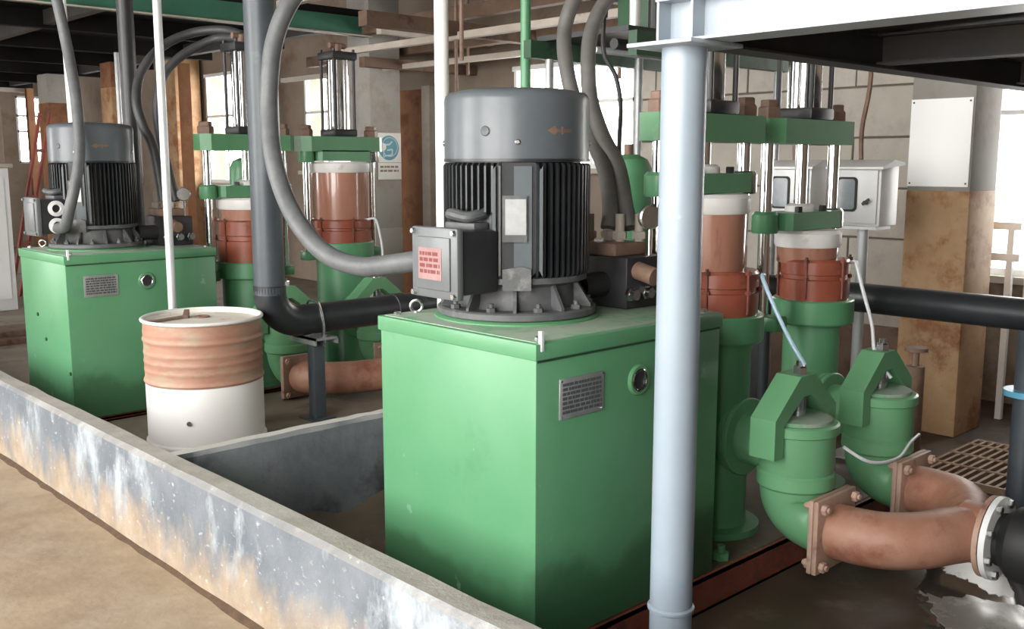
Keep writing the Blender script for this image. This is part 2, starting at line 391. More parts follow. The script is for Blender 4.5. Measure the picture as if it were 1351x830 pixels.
# far side wall, x = 7.5, with windows and block courses
WX = 7.5
openings = [(2.0, 2.98, .8, 2.7), (6.25, 7.95, 1.55, 2.62), (11.0, 12.15, 1.5, 2.78), (13.7, 15.05, 1.3, 2.98), (17.6, 19.2, 1.3, 3.1)]
mb = MB(); cur = -6.0
for (a, b, z0, z1) in openings:
    mb.box((WX + .02, cur, -.5), (WX + .3, a, 5.6)); mb.box((WX + .02, a, -.5), (WX + .3, b, z0)); mb.box((WX + .02, a, z1), (WX + .3, b, 5.6)); cur = b
mb.box((WX + .02, cur, -.5), (WX + .3, 22, 5.6))
wall_r = struct(mb.build('wall_right', 'wall_plain', smooth=0))
for i, (a, b, z0, z1) in enumerate(openings):
    f = MB(); t = .05
    f.box((WX - .02, a, z0), (WX + .08, b, z0 + t)); f.box((WX - .02, a, z1 - t), (WX + .08, b, z1))
    nm = max(1, round((b - a) / .62))
    for k in range(nm + 1):
        y = a + (b - a - t) * k / nm; f.box((WX, y, z0), (WX + .07, y + t * .8, z1))
    f.box((WX, a, z0 + (z1 - z0) * .6), (WX + .07, b, z0 + (z1 - z0) * .6 + .035))
    w = struct(f.build('window_%d' % (11 + i), 'white_enamel', smooth=0))
    for k in range(nm):
        y0 = a + (b - a - t) * k / nm + t * .8; y1 = a + (b - a - t) * (k + 1) / nm
        MB().box((WX + .03, y0, z0 + t), (WX + .036, y1, z1 - t)).build('pane', 'pane', w, smooth=0)
    MB().box((WX - .1, a - .05, z0 - .05), (WX + .05, b + .05, z0)).build('window_sill', 'wall_block', w, smooth=0)
    portal((WX + .35, (a + b) / 2, (z0 + z1) / 2), (0, PI / 2, 0), z1 - z0, b - a)
# block courses (joints recessed): stretch behind the near pumps
struct(MB().box((6.40, 2.99, ZF), (6.46, 5.2, .50)).build('wall_plinth', 'wood_beam', smooth=0))
rows = 8; hz = .392; z = -.16; rnd = random.Random(2)
MB().box((WX + .0, 2.98, -.16), (WX + .03, 6.2, 2.98)).build('joint_bed', 'wall_joint', wall_r, smooth=0)
for r in range(rows):
    y = 2.99 - (.5 if r % 2 else 0)
    while y < 6.2:
        y1 = min(y + 1.0, 6.2); y0 = max(y, 2.99)
        if y1 - y0 > .1:
            MB().box((WX - .03 + rnd.uniform(-.006, .006), y0 + .007, z + r * hz + .008), (WX + .02, y1 - .007, z + (r + 1) * hz - .008), .006).build('block', 'wall_block', wall_r, smooth=0)
        y += 1.0
# far end wall
mb = MB(); a, b, z0, z1 = 6.5, 7.0, 1.6, 2.9
mb.box((-3.8, 21, -.4), (a, 21.3, 5.6)); mb.box((b, 21, -.4), (9, 21.3, 5.6)); mb.box((a, 21, -.4), (b, 21.3, z0)); mb.box((a, 21, z1), (b, 21.3, 5.6))
struct(mb.build('wall_back', 'wall_plain', smooth=0))
f = MB()
for x in (6.5, 6.73, 6.96): f.box((x, 21.0, 1.6), (x + .04, 21.08, 2.9))
for zz in (1.6, 2.2, 2.5, 2.86): f.box((6.5, 21.0, zz), (7.0, 21.08, zz + .04))
w = struct(f.build('window_20', 'white_enamel', smooth=0)); MB().box((6.5, 21.04, 1.6), (7.0, 21.046, 2.9)).build('pane', 'pane', w, smooth=0)
# ceiling
struct(MB().box((-3.8, -6.3, 5.6), (9.3, 21.3, 5.75)).build('ceiling', 'roof_sheet', smooth=0))

# concrete columns with painted lower part
def column(x, y, w, label, split=1.43, low='col_lower', up='col_upper', h=5.6, z0=ZF):
    t = thing('concrete_column', (x + w / 2, y + w / 2, z0), label, 'column')
    MB().box((x, y, z0), (x + w, y + w, split), .012).build('lower_shaft', low, t)
    MB().box((x + .003, y + .003, split - .01), (x + w - .003, y + w - .003, h), .012).build('upper_shaft', up, t)
    return t
column(6.3, 2.57, .41, 'square concrete column with tan lower half and a white poster, right')
column(6.3, 8.90, .41, 'grey concrete column carrying the blue mask sign', split=.9, low='col_upper', z0=ZB)
column(7.05, 15.15, .42, 'brown painted column behind the far left pump', split=3.4, low='col_lower', z0=ZB)
column(5.35, 15.8, .42, 'red-brown column rising behind the far motor', split=2.5, h=2.925, low='brown_paint', z0=ZB)
column(5.1, 18.6, .42, 'dull tan column at the far left edge', split=2.5, h=2.925, low='wall_plain', z0=ZB)
column(5.35, 13.4, .36, 'pale tan column between far motor and thin grey pipe', split=2.6, h=2.925, low='col_lower', up='brown_paint', z0=ZB)
o = MB().box((7.3, 9.27, ZB), (7.5, 10.05, 2.45), .01).build('wall_pier', 'brown_paint'); tag(o, 'orange-brown wall pier behind the white pipe beside near motor', 'pier')
MB().box((7.28, 9.12, ZB), (7.5, 9.268, 2.48), .005).build('lit_side_strip', 'pale_beam', o)  # lit side of the pier, its brightness put into a paler strip

# ================================================================== BIG MACHINES
def text_rows(mb, o, ux, uy, uz, w, h, rows, rnd, t=.0012, fill=.62):
    for r in range(rows):
        x = 0; yy = h * (r + .2) / rows
        while x < w - .004:
            l = rnd.uniform(.3, 1.2) * h / rows * 1.6
            l = min(l, w - x)
            mb.prism([(x, yy), (x + l * .8, yy), (x + l * .8, yy + h / rows * fill), (x, yy + h / rows * fill)], o, ux, uy, uz, t); x += l

def tank(dy, near):
    x0, x1, y0, y1, zt = 2.168, 3.157, 2.194 + dy, 3.025 + dy, 1.037
    where = 'under the near motor' if near else 'under the far motor'
    t = thing('oil_tank', ((x0 + x1) / 2, (y0 + y1) / 2, 0), 'green steel oil tank %s' % where, 'tank')
    MB().box((x0, y0, 0), (x1, y1, .986), .006).build('body', 'green_dark_foot', t)
    MB().box((x0 - .008, y0 - .008, .983), (x1 + .008, y1 + .008, zt), .005).build('lid', 'green', t)
    MB().box((x0 + .012, y0 + .012, zt - .002), (x1 - .012, y1 - .012, zt + .003), .001).build('lid_top', 'green_dusty', t, label='dusty grey-green top of the lid')
    # lid seam shadow gap
    MB().box((x0 + .003, y0 - .003, .975), (x1 - .003, y1 + .003, .984)).build('seam', 'green_dark', t)
    # nameplate
    p = MB().box((2.272, y0 - .006, .772), (2.487, y0, .908), .002).build('nameplate', 'steel_plate', t, label='metal nameplate')
    r = MB(); text_rows(r, (2.284, y0 - .0075, .787), (1, 0, 0), (0, 0, 1), (0, 1, 0), .19, .108, 7, random.Random(4))
    r.build('print', 'print_dark', p)['kind'] = 'stuff'
    if near:
        b = MB()
        for cx in (2.279, 2.480):
            for cz in (.779, .901): b.cyl((cx, y0 - .009, cz), (cx, y0, cz), .004, n=8).cut()
        b.each('rivet', 'chrome_dull', p)
    # sight glass
    g = MB().lathe([(.036, -.01), (.056, -.006), (.056, .006), (.05, .012), (.036, .012), (.034, 0)], (2.672, y0, .848), (0, -1, 0), 32, caps=False).build('sight_glass', 'green_plate', t)
    MB().cyl((2.672, y0 + .01, .848), (2.672, y0 - .004, .848), .035).build('glass', 'black_metal', g)
    MB().torus((2.672, y0 - .009, .848), (0, 1, 0), .037, .005).build('chrome_ring', 'chrome', g)
    # side inspection cover on the far face
    c = MB().cyl((2.52, y1, .55), (2.52, y1 + .022, .55), .33, n=40, ch=.004).build('inspection_cover', 'green', t)
    b = MB()
    for k in range(14):
        a = 2 * PI * k / 14; b.hexnut((2.52 + .30 * math.cos(a), y1 + .022, .55 + .30 * math.sin(a)), (0, 1, 0), .016, .016).cut()
    b.each('cover_bolt', 'green', c)
    # lifting eye and clips on the lid
    e = MB().torus((2.30, y1 - .05, zt + .028), (.7, .7, 0), .022, .006, 20, 8); e.cyl((2.30, y1 - .05, zt), (2.30, y1 - .05, zt + .01), .012)
    e.build('lifting_eye', 'chrome_dull', t)
    b = MB()
    for (bx, by) in ((x0 + .05, y0 + .04), (x1 - .05, y0 + .04), (x0 + .05, y1 - .04), (x1 - .05, y1 - .04)): b.hexnut((bx, by, zt), (0, 0, 1), .013, .014).cut()
    b.each('lid_bolt', 'chrome_dull', t)
    MB().box((x0 + .012, y0 - .012, zt - .025), (x0 + .026, y0 + .004, zt + .04), .002).build('clip', 'white_enamel', t)
    if not near:
        b = MB()
        for (yy, zz) in ((y0 + .55, .62), (y0 + .42, .47), (y0 + .02, .3)): b.cyl((x0 - .008, yy, zz), (x0, yy, zz), .012, n=8).cut()
        b.each('plug', 'green_dark', t)
    return t
DY = 4.106
tank(0, True); tank(DY, False)

# base frame of channel steel below each machine
def base_frame(dy, near, zf):
    y0, y1 = 2.17 + dy, 3.05 + dy
    t = thing('base_frame', (3.4, (y0 + y1) / 2, zf), 'rust-red steel base frame under the %s machine' % ('near' if near else 'far'), 'frame')
    for y in (y0 + .03, y1 - .03):
        s = 1 if y < (y0 + y1) / 2 else -1
        m = MB(); m.box((2.14, y - .03 * s, zf), (4.85, y - .018 * s, -.003)); m.box((2.14, y - .03 * s, -.014), (4.85, y + .05 * s, -.003)); m.box((2.14, y - .03 * s, zf), (4.85, y + .05 * s, zf + .011))
        m.build('rail', 'rust_dark', t, smooth=0)
    for x in (2.14, 3.2, 4.0, 4.80): MB().box((x, y0 + .02, zf + .012), (x + .05, y1 - .02, -.012)).build('cross_member', 'rust_dark', t, smooth=0)
    MB().box((3.17, y0 + .03, -.004), (4.84, y1 - .03, .0)).build('deck_plate', 'sediment', t, smooth=0, label='mud-caked deck plate')
    b = MB()
    for x in (3.28, 4.78): b.hexnut((x, y0 + .07, 0), (0, 0, 1), .035, .03); b.cyl((x, y0 + .07, 0), (x, y0 + .07, .06), .016).cut()
    b.each('anchor_bolt', 'green_plate', t)
base_frame(0, True, ZF); base_frame(DY, False, ZB - .0)

def motor(dy, near):
    mx, my = 2.56, 2.695 + dy
    side = 'near' if near else 'far'
    t = thing('electric_motor', (mx, my, 1.04), ('large grey vertical finned electric motor on the near green tank' if near else 'dark vertical finned electric motor on the far green tank'), 'motor')
    O = lambda r, a, z: (mx + r * math.cos(a), my + r * math.sin(a), z)
    # flange on an adaptor ring
    MB().lathe([(.31, 0), (.31, .006), (.30, .012)], (mx, my, 1.0385), n=56).build('adaptor_ring', 'green_plate', t)
    fl = MB().lathe([(.292, .012), (.298, .016), (.298, .036), (.290, .042), (.235, .044), (.225, .06), (.222, .125), (.236, .13), (.262, .14), (.262, .16), (.24, .165)], (mx, my, 1.04), n=56).build('flange', 'motor_base', t)
    g = MB()
    for k in range(10):
        a = 2 * PI * (k + .25) / 10; ca, sa = math.cos(a), math.sin(a)
        g.prism([(.222, .042), (.288, .042), (.288, .052), (.236, .13), (.222, .13)], (mx + sa * .006, my - ca * .006, 1.04), (ca, sa, 0), (0, 0, 1), (-sa, ca, 0), .012).cut()
    g.each('gusset', 'motor_base', fl)
    b = MB()
    for k in range(10):
        a = 2 * PI * (k + .75) / 10
        b.hexnut(O(.268, a, 1.082), (0, 0, 1), .018, .016); b.cyl(O(.268, a, 1.098), O(.268, a, 1.112), .009, n=10).cut()
    b.each('bolt', 'motor_base', fl)
    # body core
    MB().cyl((mx, my, 1.19), (mx, my, 1.61), .235, n=56).build('stator_body', 'motor_fin', t)
    cam_a = math.atan2(-my, -mx) if near else math.atan2(-(2.695), -mx)
    box_a = PI
    for k in range(64):
        a = 2 * PI * k / 64; ca, sa = math.cos(a), math.sin(a)
        d = lambda p, q: abs((p - q + PI) % (2 * PI) - PI)
        if d(a, cam_a) < .21: continue
        z0 = 1.42 if d(a, box_a) < .52 else 1.20
        f = MB(); th = .0075
        f.prism([(.228, z0 + .012), (.262, z0), (.271, z0 + .012), (.271, 1.592), (.262, 1.602), (.228, 1.602)], (mx + sa * th / 2, my - ca * th / 2, 0), (ca, sa, 0), (0, 0, 1), (-sa, ca, 0), th)
        f.build('fin', 'motor_fin', t, smooth=0)
    # terminal panel with nameplate facing the walkway
    ca, sa = math.cos(cam_a), math.sin(cam_a); ex = V((sa, -ca, 0)) * -1; ez = V((0, 0, 1)); en = V((ca, sa, 0)); cc = V((mx, my, 0))
    R = lambda poly, d0, d1, m, nm, par: MB().prism(poly, cc + en * d0, ex, ez, en, d1 - d0).build(nm, m, par, smooth=0)
    pd = R([(-.088, 1.205), (.05, 1.205), (.088, 1.245), (.088, 1.575), (.062, 1.603), (-.062, 1.603), (-.088, 1.575)], .22, .252, 'motor_fin', 'panel_pad', t)
    R([(-.01, 1.2), (.052, 1.22), (.052, 1.59), (-.01, 1.59)], .252, .262, 'motor_grey', 'pad_strip', pd)
    for sx in (-.085, .078): R([(sx, 1.23), (sx + .012, 1.21), (sx + .012, 1.59), (sx, 1.575)], .25, .274, 'motor_grey', 'pad_rail', pd)
    R([(-.05, 1.33), (.036, 1.33), (.036, 1.49), (-.05, 1.49)], .262, .272, 'motor_base', 'plate_bracket', pd)
    npl = R([(-.04, 1.355), (.032, 1.355), (.032, 1.478), (-.04, 1.478)], .272, .276, 'steel_plate', 'nameplate', pd)
    R([(-.05, 1.16), (.05, 1.16), (.05, 1.235), (.02, 1.245), (-.05, 1.235)], .235, .275, 'motor_base', 'drain_block', t)
    # fan cowl
    cw = MB().lathe([(.262, 0), (.266, .004), (.266, .215), (.262, .232), (.25, .245), (.2, .255), (.06, .262), (.0, .263)], (mx, my, 1.605), n=72, caps=False).build('fan_cowl', 'motor_grey', t, smooth=40)
    MB().lathe([(.268, 0), (.268, .01)], (mx, my, 1.606), n=72, caps=False).build('cowl_rim', 'motor_fin', cw)
    a = cam_a + .01
    b = MB()
    for k in range(4):
        aa = a + k * PI / 2; b.lathe([(.010, 0), (.010, .004), (.006, .007)], O(.265, aa, 1.672), (math.cos(aa), math.sin(aa), 0), 12).cut()
    b.each('cowl_screw', 'chrome_dull', cw)
    a = cam_a - .40 * 1.05
    MB().lathe([(.0, .002), (.014, .004), (.018, .001)], O(.2655, a, 1.71), (math.cos(a), math.sin(a), 0), 20, caps=False).build('cowl_plug', 'motor_base', cw)
    # rotation arrow, wrapped round the cowl
    ar = MB(); A0, A1 = cam_a + .40, cam_a + .80; n = 14
    def hh(q): return .017 * (q / .3) if q < .3 else .0055
    vs = []
    for k in range(n + 1):
        q = k / n; aa = A0 + (A1 - A0) * q; h = hh(q)
        vs += [O(.2672, aa, 1.712 - h), O(.2672, aa, 1.712 + h), O(.2655, aa, 1.712 - h), O(.2655, aa, 1.712 + h)]
    ar.add(vs, [(4 * k, 4 * k + 4, 4 * k + 5, 4 * k + 1) for k in range(n)] + [(4 * k + 1, 4 * k + 5, 4 * k + 7, 4 * k + 3) for k in range(n)] + [(4 * k, 4 * k + 2, 4 * k + 6, 4 * k + 4) for k in range(n)])
    for q in (.60, ):
        aa = A0 + (A1 - A0) * q
        ar.prism([(-.004, -.012), (.004, -.012), (.004, .012), (-.004, .012)], O(.266, aa, 1.712), (-math.sin(aa), math.cos(aa), 0), (0, 0, 1), (math.cos(aa), math.sin(aa), 0), .002)
    ar.build('rotation_arrow', 'nut_brown', cw)
    # terminal box on the -X side
    by0, by1 = my - .155, my + .085
    bx = MB().box((2.165, by0 + .006, 1.155), (2.33, by1 - .006, 1.372), .008).build('terminal_box', 'box_side', t)
    cv = MB().box((2.135, by0 - .004, 1.14), (2.165, by1 + .004, 1.385), .008).build('box_cover', 'box_grey', bx)
    MB().box((2.128, by0 + .03, 1.17), (2.136, by1 - .03, 1.352), .005).build('cover_boss', 'box_grey', bx)
    s = MB()
    for yy in (by0 + .012, by1 - .012):
        for zz in (1.155, 1.369): s.hexnut((2.137, yy, zz), (-1, 0, 0), .011, .014).cut()
    s.each('cover_screw', 'chrome_dull', bx)
    if near:
        lb = MB().box((2.1265, my - .085, 1.205), (2.1285, my + .04, 1.315)).build('warning_label', 'label_pink', bx, smooth=0)
        r = MB(); text_rows(r, (2.1262, my + .033, 1.222), (0, -1, 0), (0, 0, 1), (1, 0, 0), .11, .082, 4, random.Random(9), t=.0006)
        r.build('print', 'print_red', lb)['kind'] = 'stuff'
    # lifting lug above the box
    l = MB(); l.tube([(2.34, my + .06, 1.375), (2.29, my + .055, 1.415), (2.25, my - .0, 1.425), (2.27, my - .06, 1.415), (2.34, my - .075, 1.43)], .02, 10, 5)
    l.box((2.27, my - .09, 1.37), (2.34, my + .07, 1.395), .006)
    l.build('lifting_lug', 'motor_base', t)
    if not near:
        for zz in (1.205, 1.315):
            MB().lathe([(.024, 0), (.05, .002), (.05, .014), (.028, .02), (.024, .006)], (2.255, by0 + .004, zz), (0, -1, 0), 24, caps=False).build('cable_gland', 'white_enamel', bx)
    else:
        MB().lathe([(.05, 0), (.05, .02), (.044, .05)], (2.235, by1 - .006, 1.262), (0, 1, 0), 24).build('cable_gland', 'motor_base', bx)
    return t
motor(0, True); motor(DY, False)

# ---- plunger pumps
def pump(px, py, off, R, Rb, Rr, zr, zcap, zgl, label, near):
    ox, oy = off
    t = thing('plunger_pump', (px, py, 0), label, 'pump')
    mid = (px + ox * .45, py + oy * .45)
    # cylinder body and ring
    MB().lathe([(Rb + .06, 0), (Rb + .06, .03), (Rb + .005, .035), (Rb, .05), (Rb, zr - .11)], (px, py, 0), n=44).build('cylinder_body', 'green', t)
    MB().lathe([(Rb, -.125), (Rr - .006, -.118), (Rr, -.11), (Rr, -.006), (Rr - .006, 0), (Rb, 0)], (px, py, zr), n=48).build('ring_flange', 'green', t)
    # red packing gland
    gp = MB().lathe([(R + .012, 0), (R + .014, (zgl - zr) * .5), (R + .002, (zgl - zr) * .52), (R + .002, (zgl - zr) * .62), (R + .014, (zgl - zr) * .64), (R + .014, zgl - zr - .012), (R + .006, zgl - zr)], (px, py, zr), n=44).build('packing_gland', 'gland_red', t)
    b = MB()
    for k in range(6):
        a = 2 * PI * (k + .3) / 6; q = (px + (R + .02) * math.cos(a), py + (R + .02) * math.sin(a))
        b.cyl((*q, zr + .01), (*q, zgl + .015), .006, n=8); b.hexnut((*q, zgl - .012), (0, 0, 1), .014, .016); b.hexnut((*q, zr + (zgl - zr) * .5), (0, 0, 1), .014, .016).cut()
    b.each('gland_bolt', 'rust_dark', gp)
    # ceramic plunger with its slurry-white cap
    MB().lathe([(R - .012, zgl - .02), (R - .008, zcap - .08)], (mid[0], mid[1], 0), n=44).build('plunger', 'ceramic', t)
    MB().lathe([(R - .004, zcap - .085), (R + .004, zcap - .07), (R + .004, zcap - .018), (R - .012, zcap - .003), (R * .55, zcap)], (mid[0], mid[1], 0), n=44).build('plunger_cap', 'white_slurry', t)
    ax, ay = px + ox, py + oy
    # crosshead
    zc = zcap + .002
    poly = [(-.30, -.07), (-.27, -.10), (.27, -.10), (.30, -.07), (.30, .07), (.27, .10), (-.27, .10), (-.30, .07)]
    ch = MB().prism([(x * .8, y) for x, y in poly], (ax, ay, zc), (1, 0, 0), (0, 1, 0), (0, 0, 1), .082).build('crosshead', 'green', t)
    for s in (-1, 1):
        MB().lathe([(.058, -.01), (.062, .0), (.062, .075), (.05, .09)], (ax + .3 * s, ay, zc), n=28).build('guide_bush', 'chrome_dull' if s > 0 else 'green', ch)
    MB().lathe([(.07, 0), (.07, .03), (.05, .04)], (ax, ay, zc + .08), n=28).build('rod_collar', 'white_slurry', ch)
    b = MB()
    for s in (-1, 1): b.hexnut((ax + .11 * s, ay - .06, zc + .08), (0, 0, 1), .02, .03).cut()
    b.each('crosshead_bolt', 'black_metal', ch)
    # tie rods
    for s in (-1, 1):
        rd = MB().cyl((ax + .3 * s, ay, zr - .08), (ax + .3 * s, ay, 1.82), .029, n=20).build('tie_rod', 'chrome', t)
        MB().hexnut((ax + .3 * s, ay, 1.803), (0, 0, 1), .055, .055).hexnut((ax + .3 * s, ay, 1.858), (0, 0, 1), .044, .03).build('rod_nut', 'nut_brown', rd)
        MB().box((ax + .3 * s - .05, min(ay, py) - .04, zr - .13), (ax + .3 * s + .05, max(ay, py) + .05, zr - .06), .01).build('rod_foot', 'green', t)
    # top plate
    poly2 = [(-.37, -.05), (-.31, -.10), (.31, -.10), (.37, -.05), (.37, .05), (.31, .10), (-.31, .10), (-.37, .05)]
    tp = MB().prism(poly2, (ax, ay, 1.69), (1, 0, 0), (0, 1, 0), (0, 0, 1), .113).build('top_plate', 'green_plate', t, smooth=20)
    MB().cyl((ax, ay, zc + .08), (ax, ay, 1.70), .03, n=20).build('piston_rod', 'chrome', t)
    # hydraulic cylinder
    hc = MB().cyl((ax, ay, 1.85), (ax, ay, 2.385), .08, n=36).build('hydraulic_cylinder', 'chrome', t)
    MB().box((ax - .105, ay - .105, 1.803), (ax + .105, ay + .105, 1.86), .012).build('lower_head', 'black_metal', hc)
    MB().box((ax - .112, ay - .112, 2.38), (ax + .112, ay + .112, 2.44), .012).build('upper_head', 'black_metal', hc)
    for sx in (-1, 1):
        for sy in (-1, 1):
            MB().cyl((ax + .088 * sx, ay + .088 * sy, 1.84), (ax + .088 * sx, ay + .088 * sy, 2.46), .012, n=10).build('tie_bolt', 'black_metal', hc)
    MB().cyl((ax, ay, 2.44), (ax, ay, 2.50), .035, n=14).cyl((ax - .07, ay, 2.49), (ax + .07, ay, 2.49), .022, n=12).build('port_fitting', 'nut_brown', hc)
    return t
OA = (-.04, .07)
PA1 = pump(3.58, 2.50, OA, .155, .145, .195, .962, 1.474, 1.15, 'near machine pump with tall raised brown plunger, just right of the grey post', True)
PA2 = pump(4.40, 2.52, OA, .155, .135, .195, .95, 1.285, 1.145, 'near machine pump with lowered brown plunger, in front of the control box', True)
PB1 = pump(3.58, 2.50 + DY, (0, .0), .215, .20, .245, .90, 1.36, 1.20, 'far machine pump with lowered brown plunger, left of the dark vertical pipe', False)
PB2 = pump(4.40, 2.53 + DY, (0, .0), .225, .20, .25, .995, 1.615, 1.174, 'far machine pump with tall raised brown plunger, beside the signed column', False)

# ---- valve chests
def valve(vx, vy, pyb, label):
    t = thing('valve_chest', (vx, vy, -.06), label, 'valve')
    MB().lathe([(.125, .27), (.15, .275), (.16, .285), (.16, .335), (.15, .345), (.155, .36), (.155, .525), (.15, .53)], (vx, vy, 0), n=44).build('chamber', 'green_valve_lit', t)
    MB().lathe([(.158, .505), (.168, .51), (.168, .545), (.158, .552)], (vx, vy, 0), n=44).build('rim', 'green_valve_lit', t)
    MB().lathe([(.14, .552), (.138, .566), (.12, .572)], (vx, vy, 0), n=40).build('cap', 'green_dusty', t)
    # stub to the pump
    MB().cyl((vx, vy + .1, .43), (vx, pyb, .43), .115, n=32).build('inlet_stub', 'green_valve_lit', t)
    MB().cyl((vx, vy + .235, .43), (vx, vy + .26, .43), .17, n=36, ch=.004).cyl((vx, vy + .262, .43), (vx, vy + .285, .43), .17, n=36, ch=.004).build('stub_flange', 'green_valve_lit', t)
    # gable yoke over the chamber (in X-Z plane)
    outer = [(-.235, .43), (-.235, .59), (-.055, .745), (.055, .745), (.235, .59), (.235, .43)]
    inner = [(.17, .43), (.17, .56), (.03, .66), (-.03, .66), (-.17, .56), (-.17, .43)]
    yk = MB()
    for p, q in zip(range(5), range(1, 6)):
        i0 = [inner[5 - p], inner[5 - q]]
        yk.prism([outer[p], outer[q], i0[1], i0[0]], (vx, vy - .04, 0), (1, 0, 0), (0, 0, 1), (0, 1, 0), .115)
    y = yk.build('yoke', 'green_valve_lit', t, smooth=15)
    MB().cyl((vx, vy, .56), (vx, vy, .66), .03, n=16).cut().hexnut((vx, vy, .735), (0, 0, 1), .03, .045).cyl((vx, vy, .77), (vx, vy, .80), .016, n=10).each('yoke_screw', 'chrome_dull', y)
    # elbow to the -Y side
    pts = [(vx, vy, .30), (vx, vy - .0, .27)]
    for k in range(1, 9):
        a = PI / 2 * k / 8; pts.append((vx, vy - .13 * (1 - math.cos(a)), .255 - .13 * math.sin(a)))
    pts.append((vx, vy - .16, .125))
    MB().tube(pts, lambda q: .152 - .04 * min(1, q * 1.3), 32, 2).build('elbow', 'green_valve_lit', t, smooth=50)
    # square flange pair with bolts
    fy = vy - .15
    f1 = MB().box((vx - .15, fy - .022, -.028), (vx + .15, fy, .278), .006).build('square_flange', 'rust_flange', t)
    b = MB()
    for sx in (-.12, .12):
        for zz in (.005, .245): b.hexnut((vx + sx, fy - .05, zz), (0, -1, 0), .022, .02); b.hexnut((vx + sx, fy, zz), (0, 1, 0), .022, .02); b.cyl((vx + sx, fy - .08, zz), (vx + sx, fy + .03, zz), .011, n=10).cut()
    b.each('flange_bolt', 'rust_flange', f1)
    return t
valve(3.61, 2.11, 2.40, 'green valve chest of the near machine, front one under a gable yoke')
valve(4.35, 2.125, 2.42, 'green valve chest of the near machine, rear one under a gable yoke')
valve(3.62, 2.08 + DY, 2.40 + DY, 'green valve chest of the far machine, beside the rust drum')
valve(4.40, 2.07 + DY, 2.42 + DY, 'green valve chest of the far machine, behind the black elbow pipe')

# wye pipe of the near machine
t = thing('wye_pipe', (4.0, 1.6, 0), 'rust-coloured wye pipe joining both valves of the near machine', 'pipe')
f = MB().box((3.46, 1.915, -.028), (3.76, 1.937, .278), .006).build('square_flange', 'rust_flange', t)
f = MB().box((4.20, 1.93, -.028), (4.50, 1.952, .278), .006).build('square_flange', 'rust_flange', t)
MB().tube([(3.61, 1.93, .125), (3.615, 1.82, .125), (3.655, 1.72, .125), (3.76, 1.63, .125), (3.88, 1.58, .125), (4.0, 1.52, .125)], .112, 32, 6).build('branch_front', 'rust', t, smooth=50)
MB().tube([(4.35, 1.94, .125), (4.345, 1.84, .125), (4.32, 1.74, .125), (4.23, 1.65, .125), (4.12, 1.58, .125), (4.0, 1.52, .125)], .112, 32, 6).build('branch_rear', 'rust', t, smooth=50)
MB().lathe([(.10, 0), (.122, .03), (.124, .16)], (4.0, 1.60, .125), (0, -1, 0), 36).build('outlet', 'rust', t)
MB().lathe([(.12, 0), (.165, .002), (.165, .022), (.12, .024)], (4.0, 1.472, .125), (0, -1, 0), 40).build('round_flange', 'rust_flange', t)

# rubber joint with white flanges
t = thing('rubber_joint', (4.0, 1.32, .0), 'black rubber pipe joint between two white flanges, right edge', 'pipe joint')
def round_flange(y, nm, m, r=.168):
    f = MB().lathe([(.10, 0), (r, .001), (r, .024), (.10, .026)], (4.0, y, .125), (0, -1, 0), 40).build(nm, m, t)
    b = MB()
    for k in range(8):
        a = 2 * PI * (k + .5) / 8; b.hexnut((4.0 + .145 * math.cos(a), y - .024, .125 + .145 * math.sin(a)), (0, -1, 0), .018, .02).cut()
    b.each('bolt', 'chrome_dull', f)
round_flange(1.445, 'flange', 'white_enamel')
MB().lathe([(.105, 0), (.108, .02), (.145, .06), (.15, .10), (.145, .14), (.108, .18), (.105, .2)], (4.0, 1.42, .125), (0, -1, 0), 36).build('bellows', 'rubber', t)
round_flange(1.235, 'flange', 'white_enamel')
o = MB().tube([(4.0, 1.208, .125), (4.0, .9, .125), (4.0, .4, .125), (4.0, -1.0, .125)], .11, 32, 0).build('steel_pipe', 'blue_paint'); tag(o, 'blue pipe running on from the white flange, right edge', 'pipe')

# riser pipe at the right edge
t = thing('riser_pipe', (4.98, 1.70, ZF), 'grey vertical riser pipe with a blue flange at the right edge', 'pipe')
MB().cyl((4.98, 1.70, ZF), (4.98, 1.70, .82), .06, n=28).build('riser', 'pipe_dark', t)
MB().lathe([(.06, 0), (.105, .002), (.105, .03), (.06, .032)], (4.98, 1.70, .50), n=32).build('flange', 'blue_paint', t)

# discharge pipe of the far machine
t = thing('discharge_pipe', (3.8, 5.95, ZB), 'rust-red discharge pipe with square flange behind the pipe support', 'pipe')
MB().box((3.47, 5.995, -.02), (3.77, 6.018, .278), .006).build('square_flange', 'rust_flange', t)
MB().tube([(3.62, 5.995, .125), (3.63, 5.92, .125), (3.70, 5.82, .125), (3.82, 5.74, .125), (4.0, 5.68, .125), (4.35, 5.60, .125)], .112, 32, 6).build('bend', 'rust', t, smooth=50)
MB().lathe([(.11, 0), (.17, .002), (.17, .025), (.11, .027)], (4.34, 5.603, .125), (.98, -.2, 0), 36).build('round_flange', 'rust_flange', t)
MB().lathe([(.11, .03), (.17, .032), (.17, .055), (.11, .057)], (4.34, 5.603, .125), (.98, -.2, 0), 36).build('round_flange', 'rust_flange', t)

